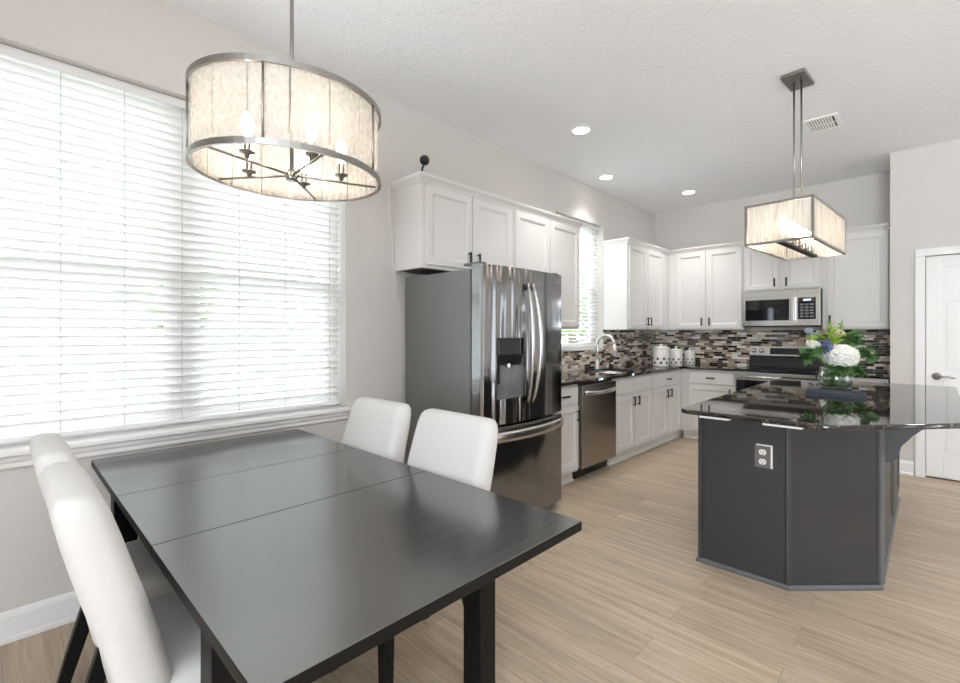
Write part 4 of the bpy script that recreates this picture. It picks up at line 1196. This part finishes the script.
for y in (PY0 + 0.003, PY1 - 0.008):
    for a, b_ in zip(xs_, xs_[1:]):
        MB().box(a + 0.001, b_ - 0.001, y, y + 0.005, PZ0 + t_ + 0.0005, PZ1 - t_ - 0.0005).build('glass_panel', 'streak_glass', root)
MB().box(pcx - 0.020, pcx + 0.020, PY0 + t_, PY1 - t_, PZ0 + 0.004, PZ0 + 0.018).build('lamp_bar', M['bronze'], root)
for k in range(5):
    y = PY0 + 0.125 + k * (PY1 - PY0 - 0.25) / 4
    so2 = MB().lathe([(0.010, PZ0 + 0.0185), (0.024, PZ0 + 0.030), (0.024, PZ0 + 0.034), (0.012, PZ0 + 0.038), (0.012, PZ0 + 0.078)], pcx, y, 14).build('socket', 'nickel', root, smooth=True)
    MB().lathe([(0.011, PZ0 + 0.079), (0.017, PZ0 + 0.10), (0.023, PZ0 + 0.128), (0.020, PZ0 + 0.152), (0.010, PZ0 + 0.170), (0.003, PZ0 + 0.174)], pcx, y, 14).build('bulb', 'bulb', so2, smooth=True)
MB().box(pcx - 0.035, pcx + 0.035, pcy - 0.02, pcy + 0.02, PZ1 - 0.02, PZ1 - 0.006).build('hanger_plate', 'nickel', root)
MB().box(PX0 + t_, PX1 - t_, pcy - 0.006, pcy + 0.006, PZ1 - 0.012, PZ1 - 0.002).build('crossbar', 'nickel', root)
for dx in (-0.021, 0.021):
    MB().tube([(pcx + dx, pcy, PZ1 - 0.006), (pcx + dx, pcy, ZC - 0.02)], 0.006, 10).build('rod', 'nickel', root, smooth=True)
MB().box(pcx - 0.07, pcx + 0.07, pcy - 0.125, pcy + 0.125, ZC - 0.022, ZC - 0.0006).build('canopy', 'nickel', root, bevel=0.003)


# ------------------------------------------------------------------ recessed lights, vent
for (x, y, lab) in ((0.73, 3.42, 'recessed ceiling light closest to the refrigerator'), (0.29, 4.64, 'recessed ceiling light above the sink window'), (0.74, 5.84, 'recessed ceiling light near the kitchen corner')):
    root = thing('recessed_light', lab, 'ceiling light', (x, y, ZC), 'recessed ceiling lights')
    n_ = 28
    mb = MB()
    mb.lathe([(0.092, ZC - 0.0006), (0.092, ZC - 0.006), (0.070, ZC - 0.010), (0.068, ZC - 0.004), (0.068, ZC - 0.0006)], x, y, n_, False, False)
    mb.build('trim_ring', 'plastic_white', root, smooth=True)
    MB().lathe([(0.067, ZC - 0.0008), (0.067, ZC - 0.004)], x, y, n_).build('diffuser', 'led', root)
    l = bpy.data.lights.new('down_spot', 'SPOT'); l.energy = 34; l.spot_size = R(110); l.spot_blend = 1.0; l.shadow_soft_size = 0.08; l.color = (1, 0.98, 0.96)
    o = bpy.data.objects.new('down_spot', l); o.location = (x, y, ZC - 0.03); col.objects.link(o)

for y in (2.6, 4.6):          # unseen fill lamps added past the island to brighten the kitchen
    l = bpy.data.lights.new('down_spot', 'SPOT'); l.energy = 56; l.spot_size = R(140); l.spot_blend = 1.0; l.shadow_soft_size = 0.08; l.color = (1, 0.98, 0.96)
    o = bpy.data.objects.new('down_spot', l); o.location = (4.3, y, ZC - 0.03); col.objects.link(o)

root = thing('ceiling_vent', 'white slotted air vent in the ceiling beyond the pendant', 'air vent', (2.22, 4.695, ZC))
a, b_, c0, c1 = 2.10, 2.338, 4.535, 4.86
fr = MB()
fr.box(a, b_, c0, c0 + 0.03, ZC - 0.010, ZC - 0.0006).box(a, b_, c1 - 0.03, c1, ZC - 0.010, ZC - 0.0006)
fr.box(a, a + 0.03, c0 + 0.03, c1 - 0.03, ZC - 0.010, ZC - 0.0006).box(b_ - 0.03, b_, c0 + 0.03, c1 - 0.03, ZC - 0.010, ZC - 0.0006)
fr.build('vent_frame', 'plastic_white', root, bevel=0.002, seg=1)
MB().box(a + 0.03, b_ - 0.03, c0 + 0.03, c1 - 0.03, ZC - 0.002, ZC - 0.0008).build('vent_backing', 'dark_gap', root)
lv = MB()
x = a + 0.040
while x < b_ - 0.034:
    lv.rings([[(x + dx, y, ZC - 0.0085 + dz) for dx, dz in ((-0.006, 0), (-0.004, -0.001), (0.006, 0.0055), (0.004, 0.0062))] for y in (c0 + 0.03, c1 - 0.03)]); x += 0.0185
lv.box(a + 0.03, b_ - 0.03, (c0 + c1) / 2 - 0.008, (c0 + c1) / 2 + 0.008, ZC - 0.0105, ZC - 0.0090)
lv.build('louvers', 'plastic_white', root)

# ------------------------------------------------------------------ little camera on the cabinet, its cord
zt = 2.4455
cx, cy = 0.285, 2.062
root = thing('security_camera', 'small black ball camera on top of the cabinet over the refrigerator', 'camera', (cx, cy, zt))
MB().lathe([(0.030, zt), (0.030, zt + 0.006), (0.012, zt + 0.010)], cx, cy, 16).build('base', 'black', root, smooth=True)
MB().tube([(cx, cy, zt + 0.008), (cx, cy, zt + 0.04), (cx + 0.006, cy + 0.008, zt + 0.072)], 0.008, 8).build('arm', 'black', root, smooth=True)
MB().ball((cx + 0.010, cy + 0.014, zt + 0.105), 0.036, 16, 10).build('camera_ball', 'black', root, smooth=True)
MB().ball((cx + 0.032, cy - 0.008, zt + 0.112), 0.013, 10, 8).build('lens', 'black_glass', root, smooth=True)
cp_ = [(0.006, 1.985, 2.43), (0.006, 1.972, 2.36), (0.006, 1.985, 2.2), (0.006, 2.005, 2.0), (0.006, 2.008, 1.86), (0.006, 2.03, 1.77), (0.006, 2.045, 1.70), (0.006, 2.035, 1.64), (0.006, 2.06, 1.58), (0.006, 2.075, 1.45)]
tag(MB().tube(cp_, 0.003, 6).build('hanging_cable', 'plastic_white', smooth=True), 'thin white cord hanging on the wall beside the refrigerator', 'cable')

# ------------------------------------------------------------------ outside the windows
struct(MB().box(-6.99, -0.25, -12, 6.0, -0.25, -0.245).build('patio', 'concrete'), 'pale concrete patio outside the dining window', 'patio')
struct(MB().box(-40, -0.25, -25, 30, -0.35, -0.25).build('lawn', 'lawn'), 'green lawn seen through the blinds', 'lawn')
root = thing('neighbor_house', 'pale house with grey roof beyond the dining window', 'house', (-8, -3.0, -0.25))
MB().box(-12, -7, -9, 4.4, -0.249, 2.5).build('wall', 'house', root)
MB().rings([[(x, y, z) for x, z in ((-12.5, 2.5), (-9.5, 3.7), (-6.6, 2.5), (-6.6, 2.38), (-12.5, 2.38))] for y in (-9.4, 4.8)]).build('roof', 'roof', root)
for y0, y1 in ((-2.95, -1.55), (1.3, 1.75)):
    MB().box(-7.0, -6.96, y0, y1, 1.78, 2.1).build('window', 'roof', root)
def tree(x, y, hgt, rad, lab, seed):
    rnd = random.Random(seed)
    rt = thing('tree', lab, 'tree', (x, y, -0.25), 'trees outside the windows')
    MB().tube([(x, y, -0.249), (x + 0.05, y, hgt * 0.35), (x, y + 0.05, hgt * 0.75)], [0.14, 0.11, 0.05], 8).build('trunk', 'bark', rt, smooth=True)
    mb = MB()
    for k in range(700):
        d_ = Vector((rnd.gauss(0, 1), rnd.gauss(0, 1), rnd.gauss(0, 1))).normalized() * rnd.uniform(0.45, 1) * rad
        p_ = Vector((x, y, hgt * 0.72)) + Vector((d_.x, d_.y, d_.z * hgt * 0.42 / rad))
        n1 = Vector((rnd.gauss(0, 1), rnd.gauss(0, 1), rnd.gauss(0, 1))).normalized(); n2 = n1.orthogonal().normalized()
        s_ = rnd.uniform(0.08, 0.15)
        mb.face([mb.v(tuple(p_ - n1 * s_)), mb.v(tuple(p_ + n2 * s_ * 0.5)), mb.v(tuple(p_ + n1 * s_)), mb.v(tuple(p_ - n2 * s_ * 0.5))])
    mb.build('foliage', 'tree_leaf', rt)
tree(-4.6, 1.75, 3.7, 0.5, 'leafy tree seen through the dining window blind', 1)
tree(-3.4, 9.6, 3.4, 1.3, 'round leafy tree seen through the sink window blind', 2)
tree(-5.2, 13.5, 5.5, 2.0, 'taller tree farther off, seen through the sink window blind', 3)
